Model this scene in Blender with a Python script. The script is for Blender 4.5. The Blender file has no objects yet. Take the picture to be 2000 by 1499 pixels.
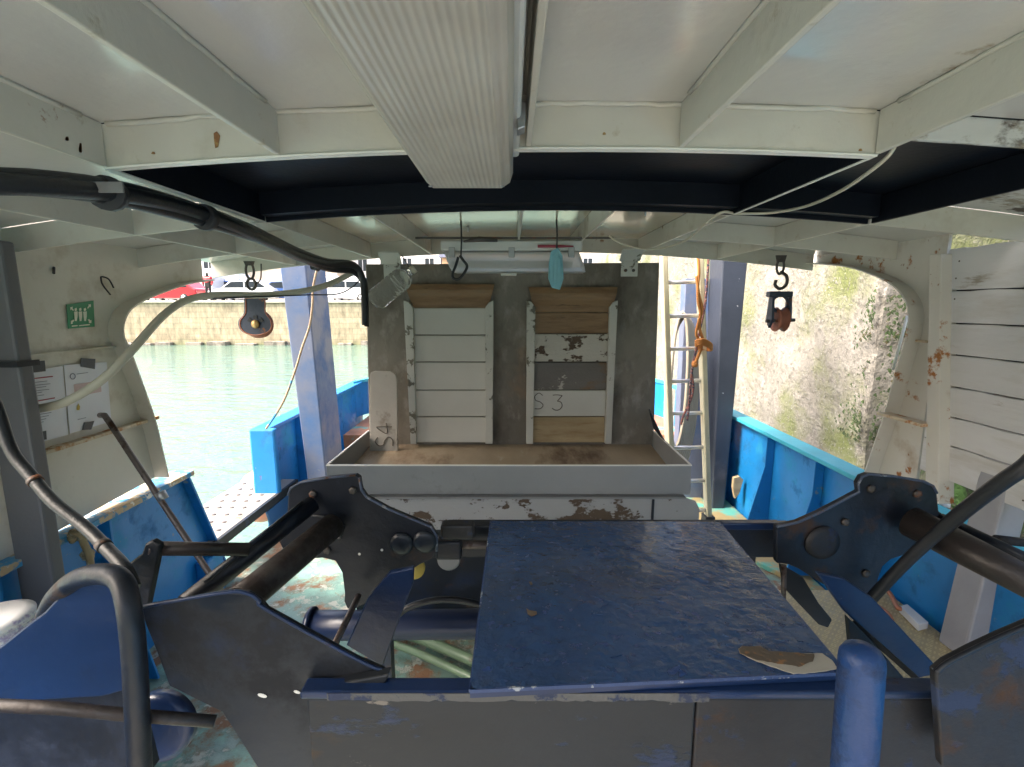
import bpy, bmesh, math, random
from mathutils import Vector, noise, Matrix
random.seed(7)
C_ = bpy.context.scene
COL = C_.collection
# ------------------------------------------------------------------ camera, sky, sun, exposure
F = 950.0                      # focal length in pixels of the 2000 px wide photograph
TH = math.radians(9.0)         # camera pitched down
CZ = 1.46                      # eye height over the deck
cam_d = bpy.data.cameras.new('camera'); cam = bpy.data.objects.new('camera', cam_d); COL.objects.link(cam)
cam.location = (0, 0, CZ); cam.rotation_euler = (math.pi/2 - TH, 0, 0)
cam_d.sensor_width = 36; cam_d.lens = F/2000*36; cam_d.clip_start = 0.02; cam_d.clip_end = 2000
C_.camera = cam
W = bpy.data.worlds.new('World'); C_.world = W; W.use_nodes = True
nt = W.node_tree; bg = nt.nodes['Background']
sky = nt.nodes.new('ShaderNodeTexSky'); sky.sky_type = 'NISHITA'; sky.sun_disc = False
SUN_EL, SUN_AZ = math.radians(46), math.radians(-108)    # azimuth from +Y, negative = towards -X
sky.sun_elevation = SUN_EL; sky.sun_rotation = SUN_AZ
sky.dust_density = 9; sky.air_density = 1.0; sky.ozone_density = 1.0
nt.links.new(sky.outputs[0], bg.inputs[0]); bg.inputs[1].default_value = 0.15
sd = bpy.data.lights.new('sun', 'SUN'); sd.energy = 1.25; sd.angle = math.radians(18); sd.color = (1, .96, .9)
sun = bpy.data.objects.new('sun', sd); COL.objects.link(sun)
dv = Vector((math.sin(SUN_AZ)*math.cos(SUN_EL), math.cos(SUN_AZ)*math.cos(SUN_EL), math.sin(SUN_EL)))
sun.rotation_euler = dv.to_track_quat('Z', 'Y').to_euler(); sun.location = dv*20
vs = C_.view_settings; vs.view_transform = 'Standard'; vs.look = 'None'; vs.gamma = 1; vs.exposure = 2.15
C_.cycles.max_bounces = 10; C_.cycles.diffuse_bounces = 6; C_.cycles.caustics_reflective = True
C_.cycles.sample_clamp_indirect = 6

# ------------------------------------------------------------------ where a pixel's ray meets a plane of the place
def ray(px, py):
    r, u = (px-1000)/F, (750-py)/F
    return Vector((r, math.cos(TH)+u*math.sin(TH), -math.sin(TH)+u*math.cos(TH)))
def P(px, py, Y):
    d = ray(px, py); return d*(Y/d.y)+Vector((0, 0, CZ))
def PX(px, py, X):
    d = ray(px, py); return d*(X/d.x)+Vector((0, 0, CZ))
def PZ(px, py, z):
    d = ray(px, py); return d*((z-CZ)/d.z)+Vector((0, 0, CZ))
V = Vector

# ------------------------------------------------------------------ mesh helpers
class B:
    def __init__(s): s.bm = bmesh.new()
    def face(s, pts, smooth=False):
        f = s.bm.faces.new([s.bm.verts.new(p) for p in pts]); f.smooth = smooth; return s
    def prism(s, pts, vec):
        vec = V(vec); a = [s.bm.verts.new(V(p)) for p in pts]; b = [s.bm.verts.new(V(p)+vec) for p in pts]
        s.bm.faces.new(a); s.bm.faces.new(b[::-1]); n = len(a)
        for i in range(n): s.bm.faces.new([a[i], b[i], b[(i+1) % n], a[(i+1) % n]])
        return s
    def box(s, x0, x1, y0, y1, z0, z1):
        return s.prism([(x0, y0, z0), (x1, y0, z0), (x1, y1, z0), (x0, y1, z0)], (0, 0, z1-z0))
    def hexa(s, a, b):          # two quads a (4 pts) and b (4 pts) joined
        va = [s.bm.verts.new(V(p)) for p in a]; vb = [s.bm.verts.new(V(p)) for p in b]
        s.bm.faces.new(va); s.bm.faces.new(vb[::-1])
        for i in range(4): s.bm.faces.new([va[i], vb[i], vb[(i+1) % 4], va[(i+1) % 4]])
        return s
    def bar(s, p0, p1, w, t, up=(0, 0, 1)):
        p0, p1 = V(p0), V(p1); d = (p1-p0).normalized(); a = d.cross(V(up)).normalized(); b = a.cross(d)
        q = [a*w/2+b*t/2, a*w/2-b*t/2, -a*w/2-b*t/2, -a*w/2+b*t/2]
        return s.hexa([p0+k for k in q], [p1+k for k in q])
    def tube(s, pts, r, n=14, sm=True, closed=False):
        pts = [V(p) for p in pts]; m = len(pts); R = r if isinstance(r, (list, tuple)) else [r]*m
        rings = []; prev = None
        for i, p in enumerate(pts):
            if closed: d = pts[(i+1) % m]-pts[i-1]
            else: d = pts[min(i+1, m-1)]-pts[max(i-1, 0)]
            d.normalize()
            if prev is None: a = d.orthogonal().normalized()
            else: a = (prev-d*prev.dot(d)).normalized()
            prev = a; b = d.cross(a)
            rings.append([s.bm.verts.new(p+(a*math.cos(t)+b*math.sin(t))*R[i]) for t in [2*math.pi*k/n for k in range(n)]])
        for i in range(m if closed else m-1):
            A, Q = rings[i], rings[(i+1) % m]
            for k in range(n):
                f = s.bm.faces.new([A[k], A[(k+1) % n], Q[(k+1) % n], Q[k]]); f.smooth = sm
        if not closed:
            s.bm.faces.new(rings[0][::-1]); s.bm.faces.new(rings[-1])
        return s
    def lathe(s, prof, base, axis=(0, 0, 1), n=24):
        ax = V(axis).normalized(); a = ax.orthogonal().normalized(); b = ax.cross(a); base = V(base); rings = []
        for (r, h) in prof:
            rings.append([s.bm.verts.new(base+ax*h+(a*math.cos(t)+b*math.sin(t))*max(r, 1e-4)) for t in [2*math.pi*k/n for k in range(n)]])
        for A, Q in zip(rings, rings[1:]):
            for k in range(n):
                f = s.bm.faces.new([A[k], A[(k+1) % n], Q[(k+1) % n], Q[k]]); f.smooth = True
        s.bm.faces.new(rings[0][::-1]); s.bm.faces.new(rings[-1]); return s
    def blob(s, c, r, sx=1, sy=1, sz=1, amp=.15):
        t = bmesh.new(); bmesh.ops.create_icosphere(t, subdivisions=3, radius=r)
        mp = {}
        for v in t.verts:
            k = 1+amp*noise.noise(v.co*3/r*.5+V(c)); mp[v] = s.bm.verts.new(V((v.co.x*sx*k, v.co.y*sy*k, v.co.z*sz*k))+V(c))
        for f in t.faces: s.bm.faces.new([mp[v] for v in f.verts]).smooth = True
        t.free(); return s
def smooth_line(pts, k=6):
    pts = [V(p) for p in pts]; out = []
    for i in range(len(pts)-1):
        p0, p1, p2, p3 = pts[max(i-1, 0)], pts[i], pts[i+1], pts[min(i+2, len(pts)-1)]
        for j in range(k):
            t = j/k
            out.append(.5*((2*p1)+(p2-p0)*t+(2*p0-5*p1+4*p2-p3)*t*t+(3*p1-p0-3*p2+p3)*t**3))
    return out+[pts[-1]]
def wpos(o):
    p = V((0, 0, 0))
    while o: p += o.location; o = o.parent
    return p
def obj(name, b, m, parent=None, bevel=0, label=None, cat=None, group=None, kind=None, segs=2):
    bm = b.bm; bmesh.ops.recalc_face_normals(bm, faces=bm.faces[:])
    if parent: off = wpos(parent)
    else:
        xs = [v.co for v in bm.verts]
        off = V(((min(v.x for v in xs)+max(v.x for v in xs))/2, (min(v.y for v in xs)+max(v.y for v in xs))/2, min(v.z for v in xs)))
    bmesh.ops.translate(bm, verts=bm.verts[:], vec=-off)
    me = bpy.data.meshes.new(name); bm.to_mesh(me); bm.free()
    o = bpy.data.objects.new(name, me); COL.objects.link(o); me.materials.append(m)
    if parent: o.parent = parent
    else: o.location = off
    if bevel:
        md = o.modifiers.new('bevel', 'BEVEL'); md.width = bevel; md.segments = segs; md.limit_method = 'ANGLE'; md.angle_limit = math.radians(40)
    tag(o, label, cat, group, kind)
    return o
def tag(o, label=None, cat=None, group=None, kind=None):
    if label: o['label'] = label
    if cat: o['category'] = cat
    if group: o['group'] = group
    if kind: o['kind'] = kind
    return o
def thing(name, label, cat, loc, group=None):
    o = bpy.data.objects.new(name, None); COL.objects.link(o); o.location = loc; o.empty_display_size = .1
    return tag(o, label, cat, group)

# ------------------------------------------------------------------ materials
def M(name, col, rough=.5, metal=0, var=.12, vsc=5, bump=.15, bsc=90, layers=(), coat=0, dist=.004, stretch=(1, 1, 1), spec=.5):
    m = bpy.data.materials.new(name); m.use_nodes = True; t = m.node_tree; N = t.nodes; L = t.links
    bs = N['Principled BSDF']; tc = N.new('ShaderNodeTexCoord')
    mp = N.new('ShaderNodeMapping'); mp.inputs['Scale'].default_value = stretch; L.new(tc.outputs['Object'], mp.inputs[0])
    def nz(sc, det=6, ro=.6, w=0):
        n = N.new('ShaderNodeTexNoise'); n.inputs['Scale'].default_value = sc; n.inputs['Detail'].default_value = det
        n.inputs['Roughness'].default_value = ro
        mm = N.new('ShaderNodeMapping'); mm.inputs['Location'].default_value = (w*3.7, w*1.9, w*5.1); L.new(mp.outputs[0], mm.inputs[0]); L.new(mm.outputs[0], n.inputs['Vector'])
        return n.outputs['Fac']
    base = N.new('ShaderNodeMix'); base.data_type = 'RGBA'
    base.inputs[6].default_value = (*[c*(1-var) for c in col], 1); base.inputs[7].default_value = (*[min(1, c*(1+var)) for c in col], 1)
    mr0 = N.new('ShaderNodeMapRange'); mr0.inputs[1].default_value = .3; mr0.inputs[2].default_value = .7
    L.new(nz(vsc), mr0.inputs[0]); L.new(mr0.outputs[0], base.inputs[0]); cur = base.outputs[2]
    rcur = None; hsum = None
    for i, ly in enumerate(layers):
        c, lo, hi, sc = ly[:4]; rr = ly[4] if len(ly) > 4 else .8; hgt = ly[5] if len(ly) > 5 else -.3
        mr = N.new('ShaderNodeMapRange'); mr.inputs[1].default_value = lo; mr.inputs[2].default_value = hi
        L.new(nz(sc, 9, .65, i+1), mr.inputs[0])
        mx = N.new('ShaderNodeMix'); mx.data_type = 'RGBA'; L.new(mr.outputs[0], mx.inputs[0]); L.new(cur, mx.inputs[6]); mx.inputs[7].default_value = (*c, 1); cur = mx.outputs[2]
        rm = N.new('ShaderNodeMix'); L.new(mr.outputs[0], rm.inputs[0]); rm.inputs[3].default_value = rr
        if rcur is None: rm.inputs[2].default_value = rough
        else: L.new(rcur, rm.inputs[2])
        rcur = rm.outputs[0]
        ml = N.new('ShaderNodeMath'); ml.operation = 'MULTIPLY'; L.new(mr.outputs[0], ml.inputs[0]); ml.inputs[1].default_value = hgt
        if hsum is None: hsum = ml.outputs[0]
        else:
            ad = N.new('ShaderNodeMath'); L.new(hsum, ad.inputs[0]); L.new(ml.outputs[0], ad.inputs[1]); hsum = ad.outputs[0]
    L.new(cur, bs.inputs['Base Color'])
    if rcur is not None: L.new(rcur, bs.inputs['Roughness'])
    else: bs.inputs['Roughness'].default_value = rough
    bs.inputs['Metallic'].default_value = metal; bs.inputs['Specular IOR Level'].default_value = spec
    if coat: bs.inputs['Coat Weight'].default_value = coat; bs.inputs['Coat Roughness'].default_value = .12
    if bump:
        bp = N.new('ShaderNodeBump'); bp.inputs['Strength'].default_value = bump; bp.inputs['Distance'].default_value = dist
        h = nz(bsc, 5, .55, 9)
        if hsum is not None:
            ad = N.new('ShaderNodeMath'); L.new(h, ad.inputs[0]); L.new(hsum, ad.inputs[1]); h = ad.outputs[0]
        L.new(h, bp.inputs['Height']); L.new(bp.outputs[0], bs.inputs['Normal'])
    m['bsdf'] = 1
    return m
RUST = (.22, .08, .02); DRUST = (.06, .028, .015)
m_roof = M('roof_paint', (.55, .53, .50), .3, var=.06, vsc=2, coat=.9, bump=.35, bsc=45, dist=.003, layers=[((.30, .22, .13), .70, .76, 3.5)])
m_roofbeam = M('beam_paint', (.54, .52, .46), .35, var=.08, vsc=3, bump=.25, bsc=50, layers=[(RUST, .68, .715, 7), ((.40, .36, .29), .55, .75, 4), ((.42, .37, .28), .62, .72, 18)])
m_edge = M('edge_paint', (.78, .77, .72), .4, bump=.3)
m_roofrust = M('flaking_roof_paint', (.55, .55, .53), .5, layers=[((.08, .06, .045), .54, .6, 7), ((.3, .26, .2), .55, .62, 12)], stretch=(.6, 1, 1))
m_black = M('black_paint', (.006, .008, .014), .45, spec=.16, var=.3, vsc=4, bump=.2, bsc=70)
m_wall = M('wall_paint', (.62, .59, .52), .45, var=.07, vsc=3, bump=.25, bsc=40, layers=[((.42, .36, .27), .56, .75, 5), (RUST, .71, .75, 9)])
m_wallr = M('rusty_wall_paint', (.62, .60, .55), .5, var=.07, vsc=3, bump=.25, bsc=40, layers=[((.40, .31, .22), .55, .72, 4), ((.34, .13, .03), .60, .66, 11), (RUST, .66, .69, 22)])
m_ledge = M('ledge_rust', (.60, .50, .36), .6, bump=.6, bsc=30, layers=[((.40, .16, .04), .50, .60, 14), ((.75, .70, .6), .58, .66, 9)], stretch=(1, 1, 1))
m_blue = M('bulwark_blue', (.012, .20, .52), .38, var=.12, vsc=3, bump=.3, bsc=35, layers=[((.02, .28, .46), .55, .7, 3), ((.012, .12, .30), .55, .68, 7), ((.20, .28, .33), .665, .69, 13), (RUST, .67, .71, 8)])
m_turq = M('rail_turquoise', (.05, .42, .55), .45, var=.12, vsc=5, bump=.3, bsc=35, layers=[((.45, .30, .18), .66, .70, 9)])
m_rail = M('rail_scuffed', (.05, .27, .50), .5, bump=.5, bsc=30, layers=[((.55, .42, .26), .50, .55, 12), ((.80, .78, .7), .60, .63, 15)])
m_postg = M('post_grey_blue', (.13, .15, .22), .35, var=.15, vsc=2, bump=.25, bsc=40, layers=[((.03, .10, .25), .52, .72, 2), ((.25, .24, .24), .66, .7, 14)])
m_postd = M('post_dark', (.035, .042, .06), .4, var=.2, vsc=3, bump=.3, bsc=40, layers=[((.32, .34, .38), .68, .7, 12), ((.08, .09, .12), .6, .75, 3)])
m_postn = M('post_grey', (.12, .12, .13), .5, var=.1, vsc=2, bump=.2)
m_deck = M('deck_paint', (.17, .27, .23), .3, var=.2, vsc=4, bump=.8, bsc=16, dist=.008, layers=[((.22, .40, .34), .5, .6, 3), ((.22, .12, .065), .50, .60, 7), ((.42, .44, .38), .56, .62, 13, .4), ((.55, .50, .40), .60, .66, 6, .4), ((.10, .05, .03), .66, .72, 4)])
m_nblue = M('navy_paint', (.010, .027, .085), .3, var=.2, vsc=3, bump=.45, bsc=26, dist=.004, layers=[((.012, .022, .05), .52, .66, 4, .35), ((.05, .03, .025), .64, .70, 8, .7), ((.14, .15, .17), .69, .71, 24, .6)])
m_table = M('cover_paint', (.024, .062, .155), .24, coat=.4, var=.22, vsc=3, bump=1.0, bsc=30, dist=.008, layers=[((.050, .070, .115), .50, .68, 2.5, .28), ((.03, .02, .025), .735, .745, 9, .8, -2), ((.02, .06, .2), .60, .615, 34, .3, 1.2)])
m_dark = M('machine_dark', (.008, .011, .019), .42, var=.3, vsc=4, bump=.6, bsc=28, layers=[((.010, .022, .055), .52, .68, 4), ((.06, .030, .016), .575, .67, 5), ((.10, .07, .05), .70, .73, 14)])
m_dark2 = M('machine_greydark', (.008, .013, .022), .38, var=.25, vsc=4, bump=.4, bsc=30, layers=[((.008, .009, .012), .50, .60, 4), ((.016, .03, .07), .58, .7, 3), ((.09, .08, .07), .67, .7, 9)])
m_rim = M('rim_flaking', (.013, .016, .021), .5, var=.2, vsc=6, bump=.5, bsc=26, layers=[((.012, .025, .07), .60, .63, 6, .3, .6), ((.06, .04, .025), .58, .66, 7), ((.22, .19, .16), .64, .66, 10)], stretch=(.5, 1, 1))
m_rim2 = M('rim_rusty', (.014, .014, .017), .55, var=.3, vsc=6, bump=.6, bsc=26, layers=[((.06, .028, .012), .55, .66, 7), ((.02, .035, .08), .58, .62, 6), ((.16, .13, .1), .68, .71, 10)])
m_ram = M('worn_steel_tube', (.04, .033, .032), .38, metal=.2, var=.25, vsc=7, bump=.3, layers=[((.03, .02, .018), .5, .65, 9), ((.02, .03, .05), .6, .7, 6)])
m_rod = M('rod_steel', (.16, .13, .12), .4, metal=.5, bump=.3, layers=[(DRUST, .55, .65, 12)])
m_rubber = M('black_rubber', (.015, .017, .022), .42, bump=.3)
m_cream = M('cream_hose', (.56, .52, .42), .5, var=.1, bump=.2, layers=[((.30, .24, .16), .6, .7, 8)])
m_hop = M('hopper_sheet', (.20, .18, .15), .5, var=.25, vsc=3, bump=.35, bsc=60, layers=[((.30, .28, .25), .52, .66, 11), ((.10, .085, .07), .48, .66, 4), ((.28, .20, .13), .60, .72, 3), ((.34, .33, .30), .68, .75, 12)], stretch=(1, 1, .6))
m_tray = M('tray_paint', (.24, .25, .26), .4, var=.08, vsc=4, bump=.2, layers=[((.13, .12, .11), .6, .75, 5)])
m_trayf = M('tray_floor', (.34, .27, .19), .5, var=.25, vsc=4, bump=.3, layers=[((.14, .09, .06), .52, .66, 4), ((.46, .42, .36), .62, .7, 6)], stretch=(1, .4, 1))
m_flake = M('flaking_grey', (.36, .36, .37), .5, var=.06, vsc=4, bump=.6, bsc=60, layers=[((.10, .07, .05), .53, .555, 11, .8, -1)], stretch=(.6, 1, 1))
m_white = M('white_slat', (.56, .56, .52), .45, var=.05, vsc=4, bump=.15, layers=[((.38, .35, .28), .62, .78, 4)])
m_whitef = M('white_slat_flaking', (.52, .50, .45), .55, var=.08, bump=.6, layers=[((.10, .07, .05), .54, .565, 14, .8, -1)], stretch=(.6, 1, 1))
m_greyf = M('grey_slat_flaking', (.15, .14, .13), .6, var=.15, bump=.6, layers=[((.45, .43, .39), .61, .625, 7, .6, 1), ((.20, .13, .07), .56, .66, 5)], stretch=(.7, 1, 1))
def wood(name, c, d): return M(name, c, .55, var=.18, vsc=4, bump=.4, bsc=50, layers=[(d, .50, .68, 7), ((.06, .04, .025), .64, .72, 9)], stretch=(.5, 1, 3))
m_wood = wood('tan_wood', (.28, .175, .095), (.17, .10, .055)); m_wood2 = wood('plywood', (.40, .31, .18), (.28, .18, .09))
m_guide = M('guide_paint', (.52, .52, .48), .45, var=.08, bump=.4, layers=[((.16, .15, .12), .58, .61, 12)])
m_galv = M('galvanised', (.42, .43, .45), .35, metal=.7, bump=.2)
m_mark = M('marker_line', (.13, .11, .09), .7, bump=0)
m_alu = M('ladder_aluminium', (.72, .72, .74), .35, metal=.6, bump=.1)
m_ladder = M('ladder_cream', (.66, .60, .42), .5, bump=.3, layers=[((.4, .32, .2), .62, .7, 16)])
m_orange = M('orange_rope', (.55, .22, .06), .8, bump=.8, bsc=200)
m_rope = M('grey_rope', (.38, .33, .26), .85, bump=.8, bsc=200)
m_roper = M('flecked_rope', (.30, .12, .10), .8, bump=.8, bsc=200, layers=[((.05, .05, .09), .5, .54, 90), ((.7, .65, .6), .6, .63, 80)])
m_lampbody = M('lamp_body', (.60, .60, .58), .4, var=.05)
m_iron = M('rusty_iron', (.085, .075, .07), .5, metal=.4, bump=.5, bsc=60, layers=[((.28, .10, .04), .56, .66, 14)])
m_sheave = M('red_sheave', (.33, .11, .06), .55, bump=.4, layers=[((.1, .05, .04), .58, .68, 20)])
m_blk = M('block_blue', (.05, .06, .09), .4, metal=.3, bump=.3, layers=[((.25, .11, .06), .62, .68, 20)])
m_paper = M('paper', (.74, .74, .80), .7, var=.02, bump=0); m_ink = M('ink', (.22, .22, .28), .7, bump=0)
m_red = M('red_line', (.34, .05, .08), .6, bump=0); m_pink = M('pink_print', (.62, .46, .46), .6, bump=0); m_tape = M('black_tape', (.05, .06, .07), .4)
m_green = M('sign_green', (.02, .22, .10), .4, var=.05, bump=0); m_signw = M('sign_white', (.72, .74, .6), .5, bump=0); m_yel = M('yellow_mark', (.55, .40, .08), .5)
m_mask = M('mask_blue', (.25, .52, .60), .7, bump=.1)
m_redf = M('fender_red', (.75, .22, .14), .4, bump=.1); m_redc = M('car_red', (.50, .03, .04), .25, coat=.6, bump=0, var=.02)
m_whitec = M('car_white', (.75, .76, .78), .3, coat=.5, bump=0, var=.02); m_bluec = M('car_blue', (.05, .12, .35), .3, coat=.5, bump=0)
m_glassd = M('car_glass', (.03, .04, .05), .08, bump=0); m_tyre = M('tyre', (.02, .02, .02), .8)
m_tub = M('white_plastic', (.66, .66, .66), .35, bump=.05, layers=[((.35, .3, .45), .60, .64, 7)])
m_brass = M('stained_bracket', (.36, .27, .14), .6, bump=.6, layers=[((.6, .52, .36), .55, .62, 20)])
m_pipe = M('green_pipe', (.16, .24, .15), .3, bump=.2, layers=[((.10, .05, .03), .6, .7, 7)])
m_vant = M('trailer_grey', (.2, .2, .22), .5)
m_skin = M('skin', (.42, .24, .17), .6, bump=0); m_hair = M('hair', (.02, .02, .02), .8, bump=0)

def simple_nodes(name):
    m = bpy.data.materials.new(name); m.use_nodes = True; return m, m.node_tree.nodes, m.node_tree.links, m.node_tree.nodes['Principled BSDF']
# ribbed acrylic
def mat_diffuser():
    m, N, L, b = simple_nodes('ribbed_diffuser')
    tc = N.new('ShaderNodeTexCoord'); wv = N.new('ShaderNodeTexWave'); wv.wave_type = 'BANDS'; wv.bands_direction = 'X'
    wv.inputs['Scale'].default_value = 38; wv.inputs['Distortion'].default_value = 0; L.new(tc.outputs['Object'], wv.inputs[0])
    nz = N.new('ShaderNodeTexNoise'); nz.inputs['Scale'].default_value = 9; nz.inputs['Detail'].default_value = 8; L.new(tc.outputs['Object'], nz.inputs[0])
    cr = N.new('ShaderNodeMix'); cr.data_type = 'RGBA'; cr.inputs[6].default_value = (.36, .32, .27, 1); cr.inputs[7].default_value = (.64, .62, .57, 1)
    L.new(nz.outputs[0], cr.inputs[0])
    m2 = N.new('ShaderNodeMix'); m2.data_type = 'RGBA'; m2.blend_type = 'MULTIPLY'; m2.inputs[0].default_value = .10; L.new(cr.outputs[2], m2.inputs[6]); L.new(wv.outputs[0], m2.inputs[7])
    L.new(m2.outputs[2], b.inputs['Base Color']); b.inputs['Roughness'].default_value = .3; b.inputs['Transmission Weight'].default_value = .15
    bp = N.new('ShaderNodeBump'); bp.inputs['Strength'].default_value = .3; bp.inputs['Distance'].default_value = .003; L.new(wv.outputs[0], bp.inputs['Height']); L.new(bp.outputs[0], b.inputs['Normal'])
    return m
m_diff = mat_diffuser()
def mat_clear(name, col, rough=.1, tr=.9):
    m, N, L, b = simple_nodes(name); b.inputs['Base Color'].default_value = (*col, 1); b.inputs['Roughness'].default_value = rough
    b.inputs['Transmission Weight'].default_value = tr; b.inputs['IOR'].default_value = 1.25
    tc = N.new('ShaderNodeTexCoord'); nz = N.new('ShaderNodeTexNoise'); nz.inputs['Scale'].default_value = 30; L.new(tc.outputs['Object'], nz.inputs[0])
    bp = N.new('ShaderNodeBump'); bp.inputs['Strength'].default_value = .3; bp.inputs['Distance'].default_value = .004; L.new(nz.outputs[0], bp.inputs['Height']); L.new(bp.outputs[0], b.inputs['Normal'])
    return m
m_clear = mat_clear('clear_plastic', (.92, .93, .9), .15, .92); m_cover = mat_clear('clear_cover', (.66, .66, .65), .4, .45)
def mat_water():
    m, N, L, b = simple_nodes('harbour_water'); b.inputs['Base Color'].default_value = (.115, .215, .17, 1); b.inputs['Roughness'].default_value = .03
    b.inputs['IOR'].default_value = 1.33; b.inputs['Specular IOR Level'].default_value = 1.0
    tc = N.new('ShaderNodeTexCoord'); hs = []
    for sc, st, (sx, sy) in ((.9, .6, (1, 2.2)), (2.6, .3, (1, 2.0)), (8, .1, (1, 1.5))):
        mp = N.new('ShaderNodeMapping'); mp.inputs['Scale'].default_value = (sx, sy, 1); mp.inputs['Rotation'].default_value = (0, 0, .15*sc)
        n = N.new('ShaderNodeTexNoise'); n.inputs['Scale'].default_value = sc; n.inputs['Detail'].default_value = 3
        L.new(tc.outputs['Object'], mp.inputs[0]); L.new(mp.outputs[0], n.inputs['Vector'])
        k = N.new('ShaderNodeMath'); k.operation = 'MULTIPLY'; k.inputs[1].default_value = st; L.new(n.outputs[0], k.inputs[0]); hs.append(k.outputs[0])
    a = N.new('ShaderNodeMath'); L.new(hs[0], a.inputs[0]); L.new(hs[1], a.inputs[1]); a2 = N.new('ShaderNodeMath'); L.new(a.outputs[0], a2.inputs[0]); L.new(hs[2], a2.inputs[1])
    bp = N.new('ShaderNodeBump'); bp.inputs['Strength'].default_value = .7; bp.inputs['Distance'].default_value = .22; L.new(a2.outputs[0], bp.inputs['Height']); L.new(bp.outputs[0], b.inputs['Normal'])
    return m
m_water = mat_water()
def mat_quay_far():
    m, N, L, b = simple_nodes('far_quay_stone'); tc = N.new('ShaderNodeTexCoord')
    sx = N.new('ShaderNodeSeparateXYZ'); L.new(tc.outputs['Object'], sx.inputs[0]); cb = N.new('ShaderNodeCombineXYZ'); L.new(sx.outputs[0], cb.inputs[0]); L.new(sx.outputs[2], cb.inputs[1])
    br = N.new('ShaderNodeTexBrick'); br.inputs['Scale'].default_value = 1; br.inputs['Brick Width'].default_value = .8; br.inputs['Row Height'].default_value = .33
    br.inputs['Mortar Size'].default_value = .02; br.inputs['Color1'].default_value = (.46, .39, .27, 1); br.inputs['Color2'].default_value = (.37, .31, .21, 1); br.inputs['Mortar'].default_value = (.31, .27, .19, 1)
    L.new(cb.outputs[0], br.inputs['Vector'])
    nz = N.new('ShaderNodeTexNoise'); nz.inputs['Scale'].default_value = 1.2; nz.inputs['Detail'].default_value = 8; L.new(tc.outputs['Object'], nz.inputs[0])
    ad = N.new('ShaderNodeMath'); ad.operation = 'MULTIPLY_ADD'; L.new(nz.outputs[0], ad.inputs[0]); ad.inputs[1].default_value = 1.2; L.new(sx.outputs[2], ad.inputs[2])
    mr = N.new('ShaderNodeMapRange'); mr.inputs[1].default_value = 2.0; mr.inputs[2].default_value = 1.2; L.new(ad.outputs[0], mr.inputs[0])
    mx = N.new('ShaderNodeMix'); mx.data_type = 'RGBA'; L.new(mr.outputs[0], mx.inputs[0]); L.new(br.outputs[0], mx.inputs[6]); mx.inputs[7].default_value = (.17, .19, .08, 1)
    n2 = N.new('ShaderNodeTexNoise'); n2.inputs['Scale'].default_value = 1; n2.inputs['Detail'].default_value = 9; n2.inputs['Roughness'].default_value = .7
    m3 = N.new('ShaderNodeMapping'); m3.inputs['Scale'].default_value = (3.2, 1, 1.1); L.new(tc.outputs['Object'], m3.inputs[0]); L.new(m3.outputs[0], n2.inputs['Vector'])
    r2 = N.new('ShaderNodeMapRange'); r2.inputs[1].default_value = .35; r2.inputs[2].default_value = .65; r2.inputs[3].default_value = .55; r2.inputs[4].default_value = 1.25; L.new(n2.outputs[0], r2.inputs[0])
    m4 = N.new('ShaderNodeMix'); m4.data_type = 'RGBA'; m4.blend_type = 'MULTIPLY'; m4.inputs[0].default_value = 1; L.new(mx.outputs[2], m4.inputs[6]); L.new(r2.outputs[0], m4.inputs[7])
    L.new(m4.outputs[2], b.inputs['Base Color']); b.inputs['Roughness'].default_value = .9
    return m
m_qfar = mat_quay_far()
m_qstone = M('quay_rubble', (.20, .187, .163), .9, var=.2, vsc=2.2, bump=.8, bsc=34, dist=.018, layers=[((.25, .235, .21), .48, .60, 9, .9, .3), ((.155, .145, .12), .54, .64, 19, .9, -.4), ((.13, .15, .05), .50, .64, 1.1), ((.33, .31, .28), .58, .66, 40, .9, .3), ((.14, .13, .11), .62, .68, 27, .9, -.3)])
m_qweed = M('quay_weed', (.035, .04, .025), .9, var=.4, vsc=4, bump=1, bsc=10, dist=.06, layers=[((.035, .09, .018), .48, .56, 6), ((.16, .15, .12), .62, .68, 5)])
m_ground = M('quay_ground', (.42, .40, .37), .9, var=.1, vsc=1)
m_bld = M('building_cream', (.62, .55, .45), .9, var=.05, vsc=.5, bump=0); m_bld2 = M('building_white', (.7, .69, .66), .9, bump=0); m_bld3 = M('building_tan', (.45, .30, .18), .9, bump=0)
m_slate = M('slate_roof', (.08, .09, .13), .7, bump=0)
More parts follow.
